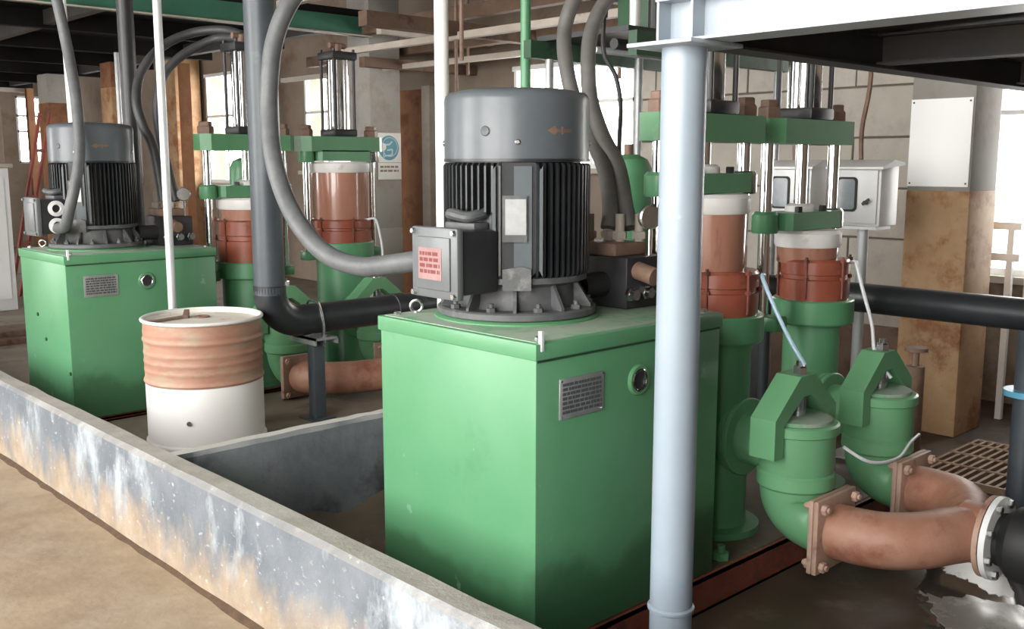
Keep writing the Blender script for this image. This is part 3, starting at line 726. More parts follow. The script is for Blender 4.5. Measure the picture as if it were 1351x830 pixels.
# ================================================================== FOREGROUND PLATFORM
PX, PY = 2.40, 1.82
t = thing('platform_post', (PX, PY, ZF), 'pale blue-grey round steel post carrying the platform, in front of the near tank', 'post')
MB().cyl((PX, PY, ZF + .012), (PX, PY, 1.93), .066, n=48).build('shaft', 'post_paint', t)
MB().lathe([(.067, 0), (.0735, .004), (.0735, .012), (.067, .018)], (PX, PY, .21), n=48, caps=False).build('weld_ring', 'post_paint', t)
MB().box((PX - .13, PY - .13, ZF), (PX + .13, PY + .13, ZF + .012)).build('base_plate', 'post_paint', t, smooth=0)
MB().box((PX - .125, PY - .115, 1.93), (PX + .125, PY + .115, 1.942), .002).build('cap_plate', 'beam_paint', t)
MB().cyl((PX, PY, 2.067), (PX, PY, 2.7), .06, n=40).build('upper_post', 'post_paint', t)
t = thing('steel_platform', (4.2, .3, 1.942), 'steel platform overhead at right, light beam outside and dark underside', 'platform')
def ibeam(p0, p1, h, w, nm, m, tw=.008, tf=.008):
    # along X or Y, z0 = bottom
    d = V(p1) - V(p0); mb = MB(); sd = V((w / 2, 0, 0)) if abs(d.y) > abs(d.x) else V((0, w / 2, 0)); s2 = sd.normalized() * tw / 2
    a, b = V(p0), V(p1)
    for (s, z0, z1) in ((sd, 0, tf), (s2, tf, h - tf), (sd, h - tf, h)): mb.box(a - s + V((0, 0, z0)), b + s + V((0, 0, z1)))
    return mb.build(nm, m, t, smooth=0)
ibeam((PX, PY + .06, 1.942), (PX, -2.4, 1.942), .125, .13, 'edge_beam', 'beam_paint')
MB().box((PX - .06, PY + .05, 1.95), (PX - .003, PY + .058, 2.06)).cut().box((PX - .06, PY - .07, 1.95), (PX - .004, PY - .062, 2.06)).each('stiffener', 'beam_paint', t, smooth=0)
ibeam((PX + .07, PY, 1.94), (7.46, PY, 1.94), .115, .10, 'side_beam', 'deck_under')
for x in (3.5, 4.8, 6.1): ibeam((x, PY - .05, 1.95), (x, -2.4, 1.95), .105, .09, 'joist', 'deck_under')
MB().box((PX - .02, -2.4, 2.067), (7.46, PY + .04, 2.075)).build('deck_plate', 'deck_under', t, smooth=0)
for (x, y) in ((PX, -2.3), (6.9, -2.3)): MB().cyl((x, y, ZF if x > 2 else 0), (x, y, 1.94), .066, n=28).build('post', 'post_paint', t)

# ================================================================== DRUM
dx, dyy, zd = 2.645, 5.475, ZB
t = thing('steel_drum', (dx, dyy, zd), 'dented steel drum, rusty brown above and white below, on the curb bay floor', 'drum')
Rr = .335
def drum_profile(z0, z1, n):
    pr = []
    for i in range(n + 1):
        z = z0 + (z1 - z0) * i / n; r = Rr
        for zc, a, w in ((.385, .009, .012), (.45, .003, .012), (.50, .004, .012), (.55, .004, .012), (.625, .008, .013), (.665, .003, .02)):
            r += a * math.exp(-((z - zc) / w) ** 2)
        pr.append((r, z))
    return pr
MB().lathe([(Rr + .008, 0), (Rr + .012, .012), (Rr + .010, .028), (Rr, .036), (Rr, .368), (Rr + .004, .374)], (dx, dyy, zd), n=64).build('lower_shell', 'drum_white', t)
MB().lathe(drum_profile(.372, .735, 60), (dx, dyy, zd), n=64, caps=False).build('upper_shell', 'drum_rust', t)
MB().torus((dx, dyy, zd + .738), (0, 0, 1), Rr + .004, .011, 64, 10).build('rim', 'white_slurry', t)
lid = MB().lathe([(Rr - .002, .735), (Rr - .012, .718), (.2, .716), (.0, .717)], (dx, dyy, zd), n=64, caps=False).build('lid', 'drum_lid', t)
MB().torus((dx + .05, dyy + .1, zd + .72), (0, 0, 1), .035, .008, 20, 8).build('bung', 'nut_brown', lid)
MB().bar((dx - .28, dyy + .1, zd + .722), (dx - .02, dyy + .16, zd + .724), .05, .01).bar((dx - .05, dyy + .12, zd + .72), (dx + .0, dyy + .2, zd + .745), .03, .03).build('debris', 'nut_brown', lid)
MB().prism(circ(9, .014), (dx - .236, dyy - .265, zd + .18), (.75, -.66, 0), (0, 0, 1), (-.66, -.75, 0), .003).build('dent_mark', 'print_dark', t)

# ================================================================== PIPES AND HOSES
def pole(x, y, r, z0, z1, m, label, lean=(0, 0)):
    o = MB().cyl((x, y, z0), (x + lean[0], y + lean[1], z1), r, n=24).build('pipe_post', m); return tag(o, label, 'pipe')
pole(2.73, 6.06, .026, ZB, 5.6, 'galv', 'thin galvanised vertical pipe rising behind the steel drum')
pole(3.086, 8.504, .028, ZB, 5.6, 'white_pipe', 'thin white vertical pipe behind the far motor', (-.08, 0))
pole(2.992, 3.654, .033, ZF, 5.6, 'white_pipe', 'bright white vertical pipe beside the near motor')
pole(4.224, 4.373, .03, ZB, 5.6, 'green', 'green vertical pipe above the near motor')
pole(4.873, 4.041, .026, ZB, 5.6, 'steel_plate', 'slim grey vertical pipe left of the platform post')
pole(3.13, 7.5, .06, ZB, 5.6, 'black_metal', 'black vertical pipe close behind the thin galvanised pipe')
pole(5.0, 12.3, .03, ZB, 2.925, 'galv', 'far grey conduit left of the brown column')

# dark vertical pipe with elbow
t = thing('elbow_pipe', (3.08, 5.45, ZB), 'thick dark grey vertical pipe turning by an elbow to horizontal', 'pipe')
MB().cyl((3.08, 5.45, .80), (3.08, 5.45, 5.59), .094, n=36).build('riser', 'pipe_dark', t)
MB().lathe([(.094, 0), (.099, .004), (.099, .05), (.094, .055)], (3.08, 5.45, .80), n=36, caps=False).build('collar', 'pipe_dark', t)
pts = [(3.08, 5.45, .86)] + [(3.08 + .20 * (1 - math.cos(PI / 2 * k / 8)), 5.45, .82 - .20 * math.sin(PI / 2 * k / 8)) for k in range(9)] + [(3.34, 5.45, .62)]
MB().tube(pts, .099, 32, 2).build('elbow', 'pipe_black', t, smooth=50)
MB().cyl((3.3, 5.45, .62), (6.2, 5.45, .62), .096, n=36).build('run', 'pipe_black', t)
MB().lathe([(.097, 0), (.104, .004), (.104, .08), (.097, .084)], (4.0, 5.45, .62), (1, 0, 0), 36, caps=False).build('collar', 'pipe_black', t)
# support
t = thing('pipe_support', (3.385, 5.43, ZB), 'grey channel pipe support under the black elbow pipe', 'support')
MB().box((3.345, 5.39, ZB), (3.425, 5.47, .50), .004).build('leg', 'pipe_dark', t)
MB().box((3.30, 5.30, .50), (3.47, 5.60, .515)).box((3.30, 5.30, .47), (3.31, 5.60, .515)).box((3.46, 5.30, .47), (3.47, 5.60, .515)).build('bracket', 'steel_plate', t, smooth=0)
MB().tube([(3.385, 5.33, .46), (3.385, 5.335, .60), (3.385, 5.38, .715), (3.385, 5.45, .735), (3.385, 5.52, .715), (3.385, 5.565, .60), (3.385, 5.57, .46)], .009, 8, 4).hexnut((3.385, 5.33, .515), (0, 0, 1), .02, .02).hexnut((3.385, 5.57, .515), (0, 0, 1), .02, .02).build('clamp', 'chrome_dull', t)
MB().box((3.30, 5.35, ZB), (3.47, 5.52, ZB + .01)).build('foot_plate', 'pipe_dark', t, smooth=0)

def hose(name, pts, r, m, label, ridge=0, cat='hose', n=14, sm=7):
    o = MB().tube(pts, r, n, sm, ridge=ridge).build(name, m, smooth=60); return tag(o, label, cat)
hose('cable_conduit', [(2.9, 3.55, 4.2), (2.86, 3.56, 3.2), (2.70, 3.66, 2.75), (2.488, 3.79, 2.492), (2.305, 3.806, 2.281), (2.238, 3.836, 2.123), (2.205, 3.834, 1.965), (2.186, 3.819, 1.807), (2.154, 3.744, 1.633), (2.144, 3.652, 1.478), (2.127, 3.502, 1.352), (2.136, 3.334, 1.25), (2.150, 3.122, 1.215), (2.19, 2.95, 1.235), (2.235, 2.80, 1.262)], .038, 'hose', 'thick grey flexible conduit looping down to the near motor terminal box', cat='conduit', n=20)
hose('hydraulic_hose', [(3.62, 3.3, 5.6), (3.62, 3.26, 2.9), (3.579, 3.22, 2.554), (3.398, 3.205, 2.33), (3.354, 3.218, 2.194), (3.305, 3.165, 2.054), (3.278, 3.086, 1.883), (3.241, 2.946, 1.715), (3.17, 2.80, 1.57), (3.09, 2.70, 1.42), (3.06, 2.68, 1.34)], .034, 'hose_tan', 'tan-grey hydraulic hose behind the near motor, left of the pair', n=16)
hose('hydraulic_hose', [(3.78, 3.1, 5.6), (3.76, 3.09, 2.9), (3.732, 3.076, 2.554), (3.505, 3.104, 2.33), (3.405, 3.099, 2.188), (3.341, 3.061, 2.049), (3.293, 3.001, 1.88), (3.239, 2.879, 1.714), (3.215, 2.77, 1.586), (3.14, 2.66, 1.42), (3.12, 2.62, 1.34)], .034, 'hose_tan', 'tan-grey hydraulic hose behind the near motor, right of the pair', n=16)
hose('power_cable', [(3.6, 3.18, 5.6), (3.576, 3.165, 2.6), (3.56, 3.165, 2.277), (3.55, 3.153, 2.104), (3.578, 3.106, 2.0), (3.581, 3.074, 1.862), (3.481, 2.993, 1.687), (3.289, 2.82, 1.489), (3.05, 2.62, 1.30)], .011, 'hose_black', 'thin black cable hanging beside the near hydraulic hoses', cat='cable', n=8)
hose('cable_conduit', [(2.45, 7.1, 5.6), (2.44, 7.06, 3.3), (2.427, 7.024, 2.948), (2.413, 6.834, 2.638), (2.429, 6.758, 2.349), (2.40, 6.585, 2.053), (2.374, 6.491, 1.814), (2.345, 6.44, 1.626), (2.30, 6.415, 1.463), (2.265, 6.43, 1.325), (2.255, 6.50, 1.21), (2.255, 6.64, 1.19)], .034, 'hose', 'grey flexible conduit hanging down to the far motor terminal box', cat='conduit', n=18)
hose('hydraulic_hose', [(3.60, 6.62, 2.50), (3.549, 6.78, 2.545), (3.408, 6.94, 2.535), (3.224, 7.004, 2.452), (3.07, 6.984, 2.325), (2.979, 6.969, 2.178), (2.93, 6.912, 2.018), (2.945, 6.866, 1.863), (2.977, 6.809, 1.733), (2.989, 6.76, 1.551), (3.0, 6.73, 1.34)], .032, 'hose_black', 'black hydraulic hose arching from the far pump cylinder, outer one', n=14)
hose('hydraulic_hose', [(3.55, 6.60, 2.47), (3.50, 6.78, 2.485), (3.40, 6.86, 2.437), (3.265, 6.9, 2.351), (3.152, 6.92, 2.229), (3.076, 6.90, 2.051), (3.056, 6.87, 1.84), (3.06, 6.76, 1.577), (3.08, 6.70, 1.34)], .032, 'hose_black', 'black hydraulic hose arching from the far pump cylinder, inner one', n=14)
hose('lubrication_tube', [(3.67, 2.34, 1.12), (3.63, 2.31, 1.135), (3.59, 2.29, 1.124), (3.575, 2.213, 1.0), (3.59, 2.142, .87), (3.61, 2.09, .785)], .0085, 'tube_blue', 'pale blue tube from near tall pump to front valve yoke', cat='tube', n=10)
hose('lubrication_tube', [(4.46, 2.36, 1.13), (4.42, 2.315, 1.138), (4.385, 2.29, 1.12), (4.38, 2.248, 1.0), (4.37, 2.193, .858), (4.34, 2.152, .72), (4.36, 2.08, .62)], .0085, 'tube_white', 'whitish tube from near short pump down to rear valve', cat='tube', n=10)
hose('lubrication_tube', [(4.5, 6.42, 1.17), (4.53, 6.36, 1.17), (4.55, 6.33, 1.05), (4.55, 6.3, .9), (4.5, 6.25, .72)], .009, 'tube_white', 'whitish tube on the far tall pump', cat='tube', n=10)
hose('lubrication_tube', [(3.70, 1.95, .45), (3.8, 1.88, .38), (4.0, 1.86, .36), (4.2, 1.9, .38), (4.33, 1.92, .39)], .007, 'tube_white', 'thin grey-green tube strung between the two near valves', cat='tube', n=8)

# big black pipe along the back right
t = thing('black_pipe', (4.98, 1.5, .9), 'thick black horizontal pipe crossing in front of the right column', 'pipe')
MB().cyl((4.98, 3.2, .89), (4.98, -2.5, .89), .078, n=36).build('run', 'pipe_black', t)
MB().cyl((4.98, 3.15, ZF), (4.98, 3.15, .82), .03, n=16).cut().cyl((4.98, -1.2, ZF), (4.98, -1.2, .82), .03, n=16).each('stand', 'pipe_dark', t)

# ================================================================== MANIFOLDS AND ACCUMULATORS
def manifold(dy, label):
    t = thing('valve_manifold', (3.04, 2.62 + dy, 1.04), label, 'manifold')
    y = 2.62 + dy
    MB().box((2.93, y - .15, 1.04), (3.14, y + .16, 1.24), .008).build('block', 'black_metal', t)
    MB().box((2.945, y - .08, 1.24), (3.13, y + .13, 1.29), .006).build('sub_plate', 'nut_brown', t)
    for k, (xx, yy) in enumerate(((3.0, .11), (3.08, .08), (3.06, .0), (3.12, -.05))):
        MB().cyl((xx, y + yy, 1.28), (xx, y + yy, 1.40), .019, n=12).hexnut((xx, y + yy, 1.30), (0, 0, 1), .03, .03).build('hose_fitting', 'pale_beam', t)
    MB().cyl((2.93, y - .02, 1.13), (2.80, y - .02, 1.13), .05, n=20).build('solenoid', 'black_metal', t)
    for k, q in enumerate((-.09, .0, .08)):
        MB().cyl((3.035 + q, y - .15, 1.10), (3.035 + q, y - .19, 1.10), .021, n=12).hexnut((3.035 + q, y - .15, 1.10), (0, -1, 0), .028, .018).build('plug', 'chrome_dull', t)
    MB().cyl((2.99, y - .15, 1.19), (2.99, y - .24, 1.17), .035, n=18).build('solenoid', 'nut_brown', t)
    g = MB().cyl((3.10, y - .12, 1.24), (3.10, y - .12, 1.35), .008, n=8).build('gauge_stem', 'chrome_dull', t)
    MB().lathe([(.045, 0), (.048, .004), (.048, .024), (.042, .028)], (3.10, y - .11, 1.39), (-.4, -.9, 0), 24).build('gauge', 'chrome_dull', t)
manifold(0, 'black hydraulic manifold behind the near motor'); manifold(DY, 'black hydraulic manifold behind the far motor')
for dy, l in ((0, 'green accumulator cylinder behind the near motor'), (DY, 'green accumulator cylinder behind the far pumps')):
    t = thing('accumulator', (4.09, 3.45 + dy, ZB), l, 'cylinder')
    z0 = ZF if dy == 0 else ZB
    MB().lathe([(.13, z0), (.13, 1.52), (.125, 1.57), (.10, 1.62), (.05, 1.645), (.0, 1.65)], (4.09, 3.45 + dy, 0), n=36, caps=False).build('shell', 'green', t)
    MB().cyl((4.09, 3.45 + dy, 1.645), (4.09, 3.45 + dy, 1.70), .025, n=14).build('stem', 'nut_brown', t)

# ================================================================== CONTROL BOXES
def control_box(x, y, label):
    t = thing('control_box', (x + .11, y, ZF), label, 'control box')
    w, d = .30, .21; z0, z1 = 1.245, 1.585
    MB().box((x, y - w / 2, z0), (x + d, y + w / 2, z1), .006).build('cabinet', 'white_enamel', t)
    MB().prism([(-.035, z1 - .005), (d / 2, z1 + .035), (d + .02, z1 + .02), (d + .02, z1 + .005), (-.035, z1 - .018)], (x, y + w / 2 + .025, 0), (1, 0, 0), (0, 0, 1), (0, -1, 0), w + .05).build('rain_hood', 'white_enamel', t)
    dr = MB().box((x - .014, y - w / 2 + .015, z0 + .015), (x, y + w / 2 - .015, z1 - .02), .004).build('door', 'white_enamel', t)
    def rr(a, b, r, n=5):
        out = []
        for cx, cy, s in ((a - r, b - r, 0), (-a + r, b - r, 1), (-a + r, -b + r, 2), (a - r, -b + r, 3)):
            for k in range(n + 1): th = PI / 2 * (s + k / n); out.append((cx + r * math.cos(th), cy + r * math.sin(th)))
        return out
    MB().prism(rr(.062, .098, .024), (x - .014, y + .045, 1.425), (0, 1, 0), (0, 0, 1), (-1, 0, 0), .008).build('window_gasket', 'rubber', dr)
    MB().prism(rr(.050, .086, .018), (x - .022, y + .045, 1.425), (0, 1, 0), (0, 0, 1), (-1, 0, 0), .002).build('window_pane', 'glass_grey', dr)
    MB().cyl((x - .014, y - .075, 1.38), (x - .04, y - .075, 1.38), .012, n=12).bar((x - .042, y - .065, 1.37), (x - .042, y - .105, 1.40), .01, .016).build('door_handle', 'black_metal', dr)
    MB().cyl((x + .11, y, ZF), (x + .11, y, z0), .032, n=20).build('stand', 'galv', t)
    MB().box((x + .0, y - .11, ZF), (x + .22, y + .11, ZF + .012)).build('stand_base', 'galv', t, smooth=0)
    MB().box((x + .02, y - .12, z0 - .02), (x + .2, y + .12, z0)).build('bracket', 'galv', t, smooth=0)
    MB().tube([(x + .14, y + .05, 1.61), (x + .14, y + .055, 1.8), (x + .145, y + .02, 2.1), (x + .14, y + .05, 2.6), (x + .14, y + .05, 3.2)], .014, 8, 5).build('cable', 'nut_brown', t)
control_box(5.36, 2.83, 'white control box on a stand, in front of the block wall')
control_box(5.42, 3.30, 'white control box partly hidden behind the near pump rods')

# poster and mask sign
o = MB().box((6.292, 2.585, 1.455), (6.2985, 2.972, 2.0)).build('poster', 'poster', smooth=0); tag(o, 'blank white poster sheet on the right column', 'poster')
b = MB()
for yy in (2.60, 2.955):
    for zz in (1.475, 1.98): b.cyl((6.288, yy, zz), (6.294, yy, zz), .006, n=8).cut()
b.each('nail', 'print_dark', o)
t = thing('mask_sign', (6.54, 8.89, 1.42), 'blue and white wear-a-mask sign on the grey column', 'sign')
MB().box((6.385, 8.884, 1.425), (6.69, 8.896, 1.925), .002).build('board', 'sign_white', t)
MB().prism(circ(40, .132), (6.525, 8.884, 1.765), (1, 0, 0), (0, 0, 1), (0, -1, 0), .003).build('blue_disc', 'sign_teal', t)
hd = MB()
hd.lathe([(.098, 0), (.105, 0), (.105, .0015), (.098, .0015)], (6.535, 8.880, 1.775), (0, -1, 0), 30, caps=False)
hd.bar((6.46, 8.8805, 1.80), (6.53, 8.8805, 1.80), .02, .0015, (0, 1, 0)).bar((6.53, 8.8805, 1.80), (6.57, 8.8805, 1.835), .016, .0015, (0, 1, 0))
hd.bar((6.50, 8.8805, 1.74), (6.57, 8.8805, 1.75), .016, .0015, (0, 1, 0)).bar((6.57, 8.8805, 1.75), (6.565, 8.8805, 1.69), .016, .0015, (0, 1, 0)).bar((6.565, 8.8805, 1.69), (6.47, 8.8805, 1.68), .016, .0015, (0, 1, 0)).bar((6.455, 8.8805, 1.74), (6.455, 8.8805, 1.66), .014, .0015, (0, 1, 0))
hd.build('head_outline', 'sign_pale', t, smooth=0)
MB().prism(circ(16, .042), (6.445, 8.881, 1.775), (1, 0, 0), (0, 0, 1), (0, -1, 0), .0025).build('mask_shape', 'sign_white', t)
MB().box((6.39, 8.8825, 1.605), (6.685, 8.884, 1.609)).build('rule', 'print_dark', t, smooth=0)
tx = MB(); text_rows(tx, (6.405, 8.8825, 1.50), (1, 0, 0), (0, 0, 1), (0, 1, 0), .25, .085, 2, random.Random(11), t=.001, fill=.55); tx.build('lettering', 'wall_plain', t, smooth=0)['kind'] = 'stuff'

# ================================================================== OVERHEAD FAR PLATFORM (upper left)
t = thing('overhead_mezzanine', (2.5, 14, 2.9), 'dark mezzanine underside with green edge beam at upper left', 'mezzanine')
MB().box((-1.0, 8.86, 2.93), (6.3, 8.88, 3.09)).box((-1.0, 8.86, 2.915), (6.3, 8.98, 2.93)).box((-1.0, 8.86, 3.09), (6.3, 8.98, 3.10)).build('edge_beam', 'green_beam', t, smooth=0)
MB().box((-1.0, 8.82, 2.905), (6.3, 8.86, 2.918)).build('edge_lip', 'pale_beam', t, smooth=0)
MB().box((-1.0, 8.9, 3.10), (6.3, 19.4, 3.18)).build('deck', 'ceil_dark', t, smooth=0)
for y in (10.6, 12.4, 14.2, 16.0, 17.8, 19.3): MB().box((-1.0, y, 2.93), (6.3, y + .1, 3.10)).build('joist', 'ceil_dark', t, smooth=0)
MB().box((-1.0, 19.3, 2.86), (6.3, 19.42, 2.93)).build('far_lip', 'pale_beam', t, smooth=0)
for x in (1.0, 3.6, 5.9): MB().box((x, 8.98, 2.96), (x + .1, 19.3, 3.10)).build('cross_beam', 'deck_under', t, smooth=0)
for (x, y) in ((-.9, 9.0), (-.9, 19.2), (6.15, 19.2), (6.15, 13.0)):
    MB().box((x, y, ZB if x > 2 else 0), (x + .12, y + .12, 2.93)).build('post', 'brown_paint', t, smooth=0)

# ================================================================== OVERHEAD BEAMS AND PIPE RACK (top centre)
def beam(p0, p1, w, h, m, label, nm='overhead_beam'):
    o = MB().bar(p0, p1, w, h).build(nm, m, smooth=0); return tag(o, ('pale' if m == 'pale_beam' else 'brown') + (' overhead rail running along the window wall, top centre' if p0[0] == p1[0] else ' overhead beam running out to the window wall, top centre'), 'beam', 'overhead beams and rails at top centre')
LB = 'overhead beam or rail at top centre behind the near motor'
beam((4.6, 5.0, 2.95), (7.5, 5.0, 2.95), .10, .12, 'wood_beam', LB)
for i, (z, y, m, w, h) in enumerate(((2.78, 7.0, 'wood_beam', .12, .12), (2.90, 8.3, 'pale_beam', .08, .07), (3.05, 6.1, 'pale_beam', .10, .06), (2.62, 8.6, 'wood_beam', .10, .10), (3.25, 7.6, 'pale_beam', .10, .10), (3.3, 5.6, 'wood_beam', .14, .14))):
    beam((6.0 if y > 8 else 4.9, y, z), (7.5, y, z), w, h, m, LB)
for i, (x, z, m, w, h) in enumerate(((5.2, 3.12, 'pale_beam', .09, .06), (5.9, 2.72, 'pale_beam', .07, .06), (6.5, 2.60, 'pale_beam', .06, .05), (6.9, 2.84, 'wood_beam', .12, .12), (7.2, 2.70, 'pale_beam', .06, .05), (6.2, 2.98, 'wood_beam', .10, .12))):
    beam((x, 4.4, z), (x, 8.80 if x < 6.25 else 11.0, z), w, h, m, LB)
for (x, y, z0, z1, wh) in ((4.9, 5.75, 2.35, 3.3, 'second from left'), (5.9, 7.0, 2.2, 3.3, 'leftmost'), (6.5, 5.6, 2.3, 3.2, 'rightmost'), (6.9, 8.0, 2.5, 3.3, 'third from left')):
    o = MB().cyl((x, y, z0), (x, y, z1), .016, n=10).build('hanger_rod', 'nut_brown'); tag(o, 'thin brown hanger rod below the overhead beams, ' + wh, 'rod', 'hanger rods at top centre')
o = MB().box((3.9, 4.4, 3.42), (7.5, 8.85, 3.5)).build('overhead_floor', 'wood_beam', smooth=0); tag(o, 'brown upper floor slab above the overhead beams', 'floor slab')
# dark hydraulic platform between hoses and post
t = thing('hydraulic_platform', (4.6, 3.6, 2.16), 'dark green hydraulic pipe platform high behind the grey post', 'platform')
MB().box((4.20, 3.50, 2.17), (5.7, 3.56, 2.30)).build('edge_beam', 'green_dark', t, smooth=0)
MB().box((4.20, 3.56, 2.30), (5.7, 4.25, 2.33)).build('deck', 'black_metal', t, smooth=0)
MB().box((4.10, 4.20, 2.20), (5.7, 4.26, 2.30)).build('edge_beam', 'green_dark', t, smooth=0)
MB().cyl((4.2, 3.66, 2.24), (5.6, 3.66, 2.24), .03, n=12).build('pipe', 'black_metal', t)
MB().cyl((4.2, 3.8, 2.22), (5.6, 3.8, 2.22), .02, n=12).build('pipe', 'galv', t)
MB().box((4.55, 3.60, 2.33), (4.95, 3.95, 2.58), .02).build('valve_block', 'green_dark', t)
MB().cyl((4.5, 3.62, 2.33), (4.5, 3.62, 2.62), .04, n=16).build('fitting', 'black_metal', t)
MB().cyl((4.3, 3.60, 2.33), (4.3, 3.60, 2.62), .03, n=16).build('fitting', 'galv', t)
for (x, y) in ((5.62, 3.53), (5.62, 4.2), (4.25, 4.2)): MB().cyl((x, y, ZF), (x, y, 2.2), .025, n=14).build('leg', 'steel_plate', t)

# ================================================================== BACKGROUND CLUTTER
# floor grating on the right
t = thing('floor_grating', (5.85, 2.05, ZF), 'rusty floor grating lying beside the right column base', 'grating')
gx0, gx1, gy0, gy1 = 5.35, 6.25, 1.55, 2.40
MB().box((gx0, gy0, ZF), (gx0 + .02, gy1, ZF + .04)).cut().box((gx1 - .02, gy0, ZF), (gx1, gy1, ZF + .04)).each('frame_bar', 'grate', t, smooth=0)
for k in range(18):
    y = gy0 + (gy1 - gy0 - .018) * k / 17
    MB().box((gx0 + .02, y, ZF + .006), (gx1 - .02, y + .018, ZF + .04)).build('slat', 'grate', t, smooth=0)
for x in (5.6, 5.85, 6.1): MB().box((x, gy0, ZF + .036), (x + .012, gy1, ZF + .046)).build('cross_rod', 'grate', t, smooth=0)
# puddle (thin water film)
pud = [(3.60, 1.50), (3.74, 1.60), (3.86, 1.68), (4.02, 1.72), (4.22, 1.82), (4.46, 1.74), (4.62, 1.58), (4.55, 1.35), (4.40, 1.1), (4.3, .7), (4.0, .4), (3.6, .5), (3.4, .9), (3.5, 1.2), (3.46, 1.36)]
rnd = random.Random(8); poly = []
for i, p in enumerate(pud):
    q = pud[(i + 1) % len(pud)]
    for k in range(5):
        u = k / 5; poly.append((p[0] + (q[0] - p[0]) * u + rnd.uniform(-.018, .018), p[1] + (q[1] - p[1]) * u + rnd.uniform(-.018, .018)))
mb = MB(); n = len(poly); cxy = (4.0, 1.2)
mb.add([(x, y, ZF) for x, y in poly] + [(cxy[0] + (x - cxy[0]) * .97, cxy[1] + (y - cxy[1]) * .97, ZF + .005) for x, y in poly], [tuple(range(n, 2 * n))] + [(i, (i + 1) % n, n + (i + 1) % n, n + i) for i in range(n)])
o = mb.build('puddle', 'water'); tag(o, 'shallow shiny puddle under the wye pipe', 'puddle')
def floor_patch(name, pts, z, m, label, cat, sd):
    rnd = random.Random(sd); poly = []
    for i, p in enumerate(pts):
        q = pts[(i + 1) % len(pts)]
        for k in range(6):
            u = k / 6; poly.append((p[0] + (q[0] - p[0]) * u + rnd.uniform(-.014, .014), p[1] + (q[1] - p[1]) * u + rnd.uniform(-.014, .014)))
    n = len(poly); cx = sum(p[0] for p in poly) / n; cy = sum(p[1] for p in poly) / n; mb = MB()
    mb.add([(x, y, ZF) for x, y in poly] + [(cx + (x - cx) * .96, cy + (y - cy) * .96, z) for x, y in poly], [tuple(range(n, 2 * n))] + [(i, (i + 1) % n, n + (i + 1) % n, n + i) for i in range(n)])
    tag(mb.build(name, m), label, cat)
mat('residue_grey', (.22, .20, .18), (.30, .28, .255), 6, .25, c3=(.14, .12, .10), s3=5, rvar=.12)
mat('residue_white', (.62, .61, .58), (.72, .71, .69), 7, .3, c3=(.30, .28, .25), s3=7, t3=(.56, .66))
floor_patch('slurry_patch', [(4.211, 1.766), (4.459, 1.761), (4.413, 1.658), (4.331, 1.507), (4.077, 1.373), (4.048, 1.46), (4.118, 1.567), (4.124, 1.668)], ZF + .008, 'residue_white', 'white slurry splash on the wet floor under the pipe outlet', 'slurry patch', 1)
floor_patch('slurry_patch', [(3.865, 1.672), (3.862, 1.586), (3.983, 1.521), (3.99, 1.399), (4.036, 1.327), (3.979, 1.199), (3.603, 1.073), (3.353, 1.309), (3.659, 1.5), (3.767, 1.58)], ZF + .007, 'residue_grey', 'grey wet slurry patch at the lower right corner', 'slurry patch', 2)
# white frames below the right window
t = thing('white_stand', (7.1, 2.75, ZF), 'white frame stand below the right window', 'stand')
for (x, y) in ((7.0, 2.55), (7.0, 2.93), (7.35, 2.55), (7.35, 2.93)): MB().box((x, y, ZF), (x + .04, y + .04, 1.2)).build('leg', 'white_pipe', t, smooth=0)
for z in (.95, 1.16): MB().box((6.98, 2.5, z), (7.4, 2.98, z + .05)).build('shelf', 'white_pipe', t, smooth=0)
t = thing('black_bench', (6.9, 1.9, ZF), 'low black metal bench behind the right column', 'bench')
for (x, y) in ((6.7, 1.2), (6.7, 2.12), (6.9, 1.2), (6.9, 2.12), (6.7, 1.9)): MB().box((x, y, ZF), (x + .03, y + .03, .45)).build('leg', 'black_metal', t, smooth=0)
MB().box((6.68, 1.15, .45), (6.95, 2.18, .48)).build('top', 'black_metal', t, smooth=0)
MB().box((6.69, 1.15, .2), (6.72, 2.18, .225)).build('rail', 'black_metal', t, smooth=0)
MB().bar((6.8, 2.15, .5), (6.8, 1.2, 1.05), .03, .03).build('rail', 'black_metal', t, smooth=0)
# pump base stub: small brown valve by the post near column
t = thing('drain_valve', (5.15, 2.55, ZF), 'small brown valve on a stub behind the rear near valve', 'valve')
MB().cyl((5.2, 2.35, ZF), (5.2, 2.35, .52), .05, n=18).build('stub', 'nut_brown', t)
MB().cyl((5.2, 2.35, .52), (5.2, 2.35, .60), .02, n=10).lathe([(.06, 0), (.06, .02)], (5.2, 2.35, .60), n=18).build('handwheel', 'nut_brown', t)
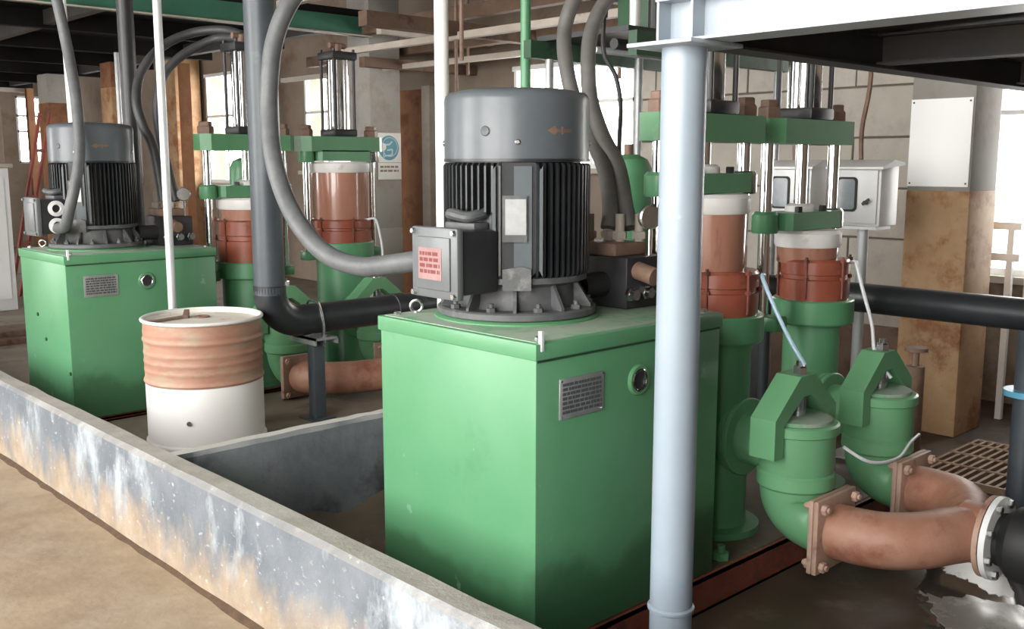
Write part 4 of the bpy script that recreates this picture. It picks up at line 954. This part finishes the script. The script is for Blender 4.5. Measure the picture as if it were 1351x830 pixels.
# far left: cabinet, ladder, planks
t = thing('pale_cabinet', (3.1, 12.1, ZB), 'pale grey cabinet cut by the left edge', 'cabinet')
MB().box((2.6, 11.9, ZB), (3.56, 12.5, 1.55), .01).build('body', 'white_enamel', t)
MB().box((2.56, 11.86, 1.55), (3.60, 12.54, 1.60), .01).build('top', 'pale_beam', t)
MB().box((2.66, 11.885, .1), (3.08, 11.9, 1.45)).build('door', 'white_enamel', t, smooth=0); MB().box((3.12, 11.885, .1), (3.50, 11.9, 1.45)).build('door', 'white_enamel', t, smooth=0)
t = thing('step_ladder', (4.0, 12.85, ZB), 'thin red-brown step ladder leaning at far left', 'ladder')
MB().cyl((3.72, 12.7, ZB), (4.25, 12.85, 2.2), .022, n=10).build('rail', 'red_paint', t)
MB().cyl((3.95, 13.1, ZB), (4.40, 12.95, 2.2), .022, n=10).build('rail', 'red_paint', t)
for q in (.3, .55, .8): MB().cyl((3.72 + .53 * q, 12.7 + .15 * q, ZB + 2.23 * q), (3.95 + .45 * q, 13.1 - .15 * q, ZB + 2.23 * q), .018, n=8).build('rung', 'red_paint', t)
for i, (y, z) in enumerate(((9.6, .0), (9.9, .0), (10.25, .0), (9.75, .05))):
    o = MB().box((1.9, y, ZB + z), (3.6, y + .24, ZB + z + .05), .004).build('timber_plank', 'wood_beam' if i != 1 else 'pale_beam'); tag(o, ['brown timber plank behind the far tank, nearest of the floor planks', 'pale timber plank on the floor behind the far tank', 'brown timber plank behind the far tank, farthest of the floor planks', 'brown timber plank lying on top of the floor planks'][i], 'plank', 'planks left of the far tank')
# little monitor by the near terminal box, and wall lamp on the orange pier
t = thing('meter_box', (5.6, 6.3, 1.2), 'small black meter box with teal screen left of white pipe', 'meter')
MB().box((5.55, 6.62, 1.25), (5.72, 6.78, 1.47), .008).build('case', 'black_metal', t)
MB().box((5.545, 6.63, 1.28), (5.551, 6.74, 1.45)).build('screen', 'screen_teal', t, smooth=0)
MB().cyl((5.65, 6.7, ZB), (5.65, 6.7, 1.25), .02, n=12).build('stand', 'black_metal', t)
t = thing('wall_lamp', (7.2, 9.7, 2.1), 'small white lamp fixed on the orange-brown pier', 'lamp')
MB().cyl((7.30, 9.75, 2.16), (7.15, 9.75, 2.12), .02, n=10).build('arm', 'black_metal', t)
MB().lathe([(.02, .0), (.06, .02), (.085, .08), (.08, .085)], (7.18, 9.75, 2.13), (-.8, -.3, -.4), 20).build('shade', 'white_enamel', t)
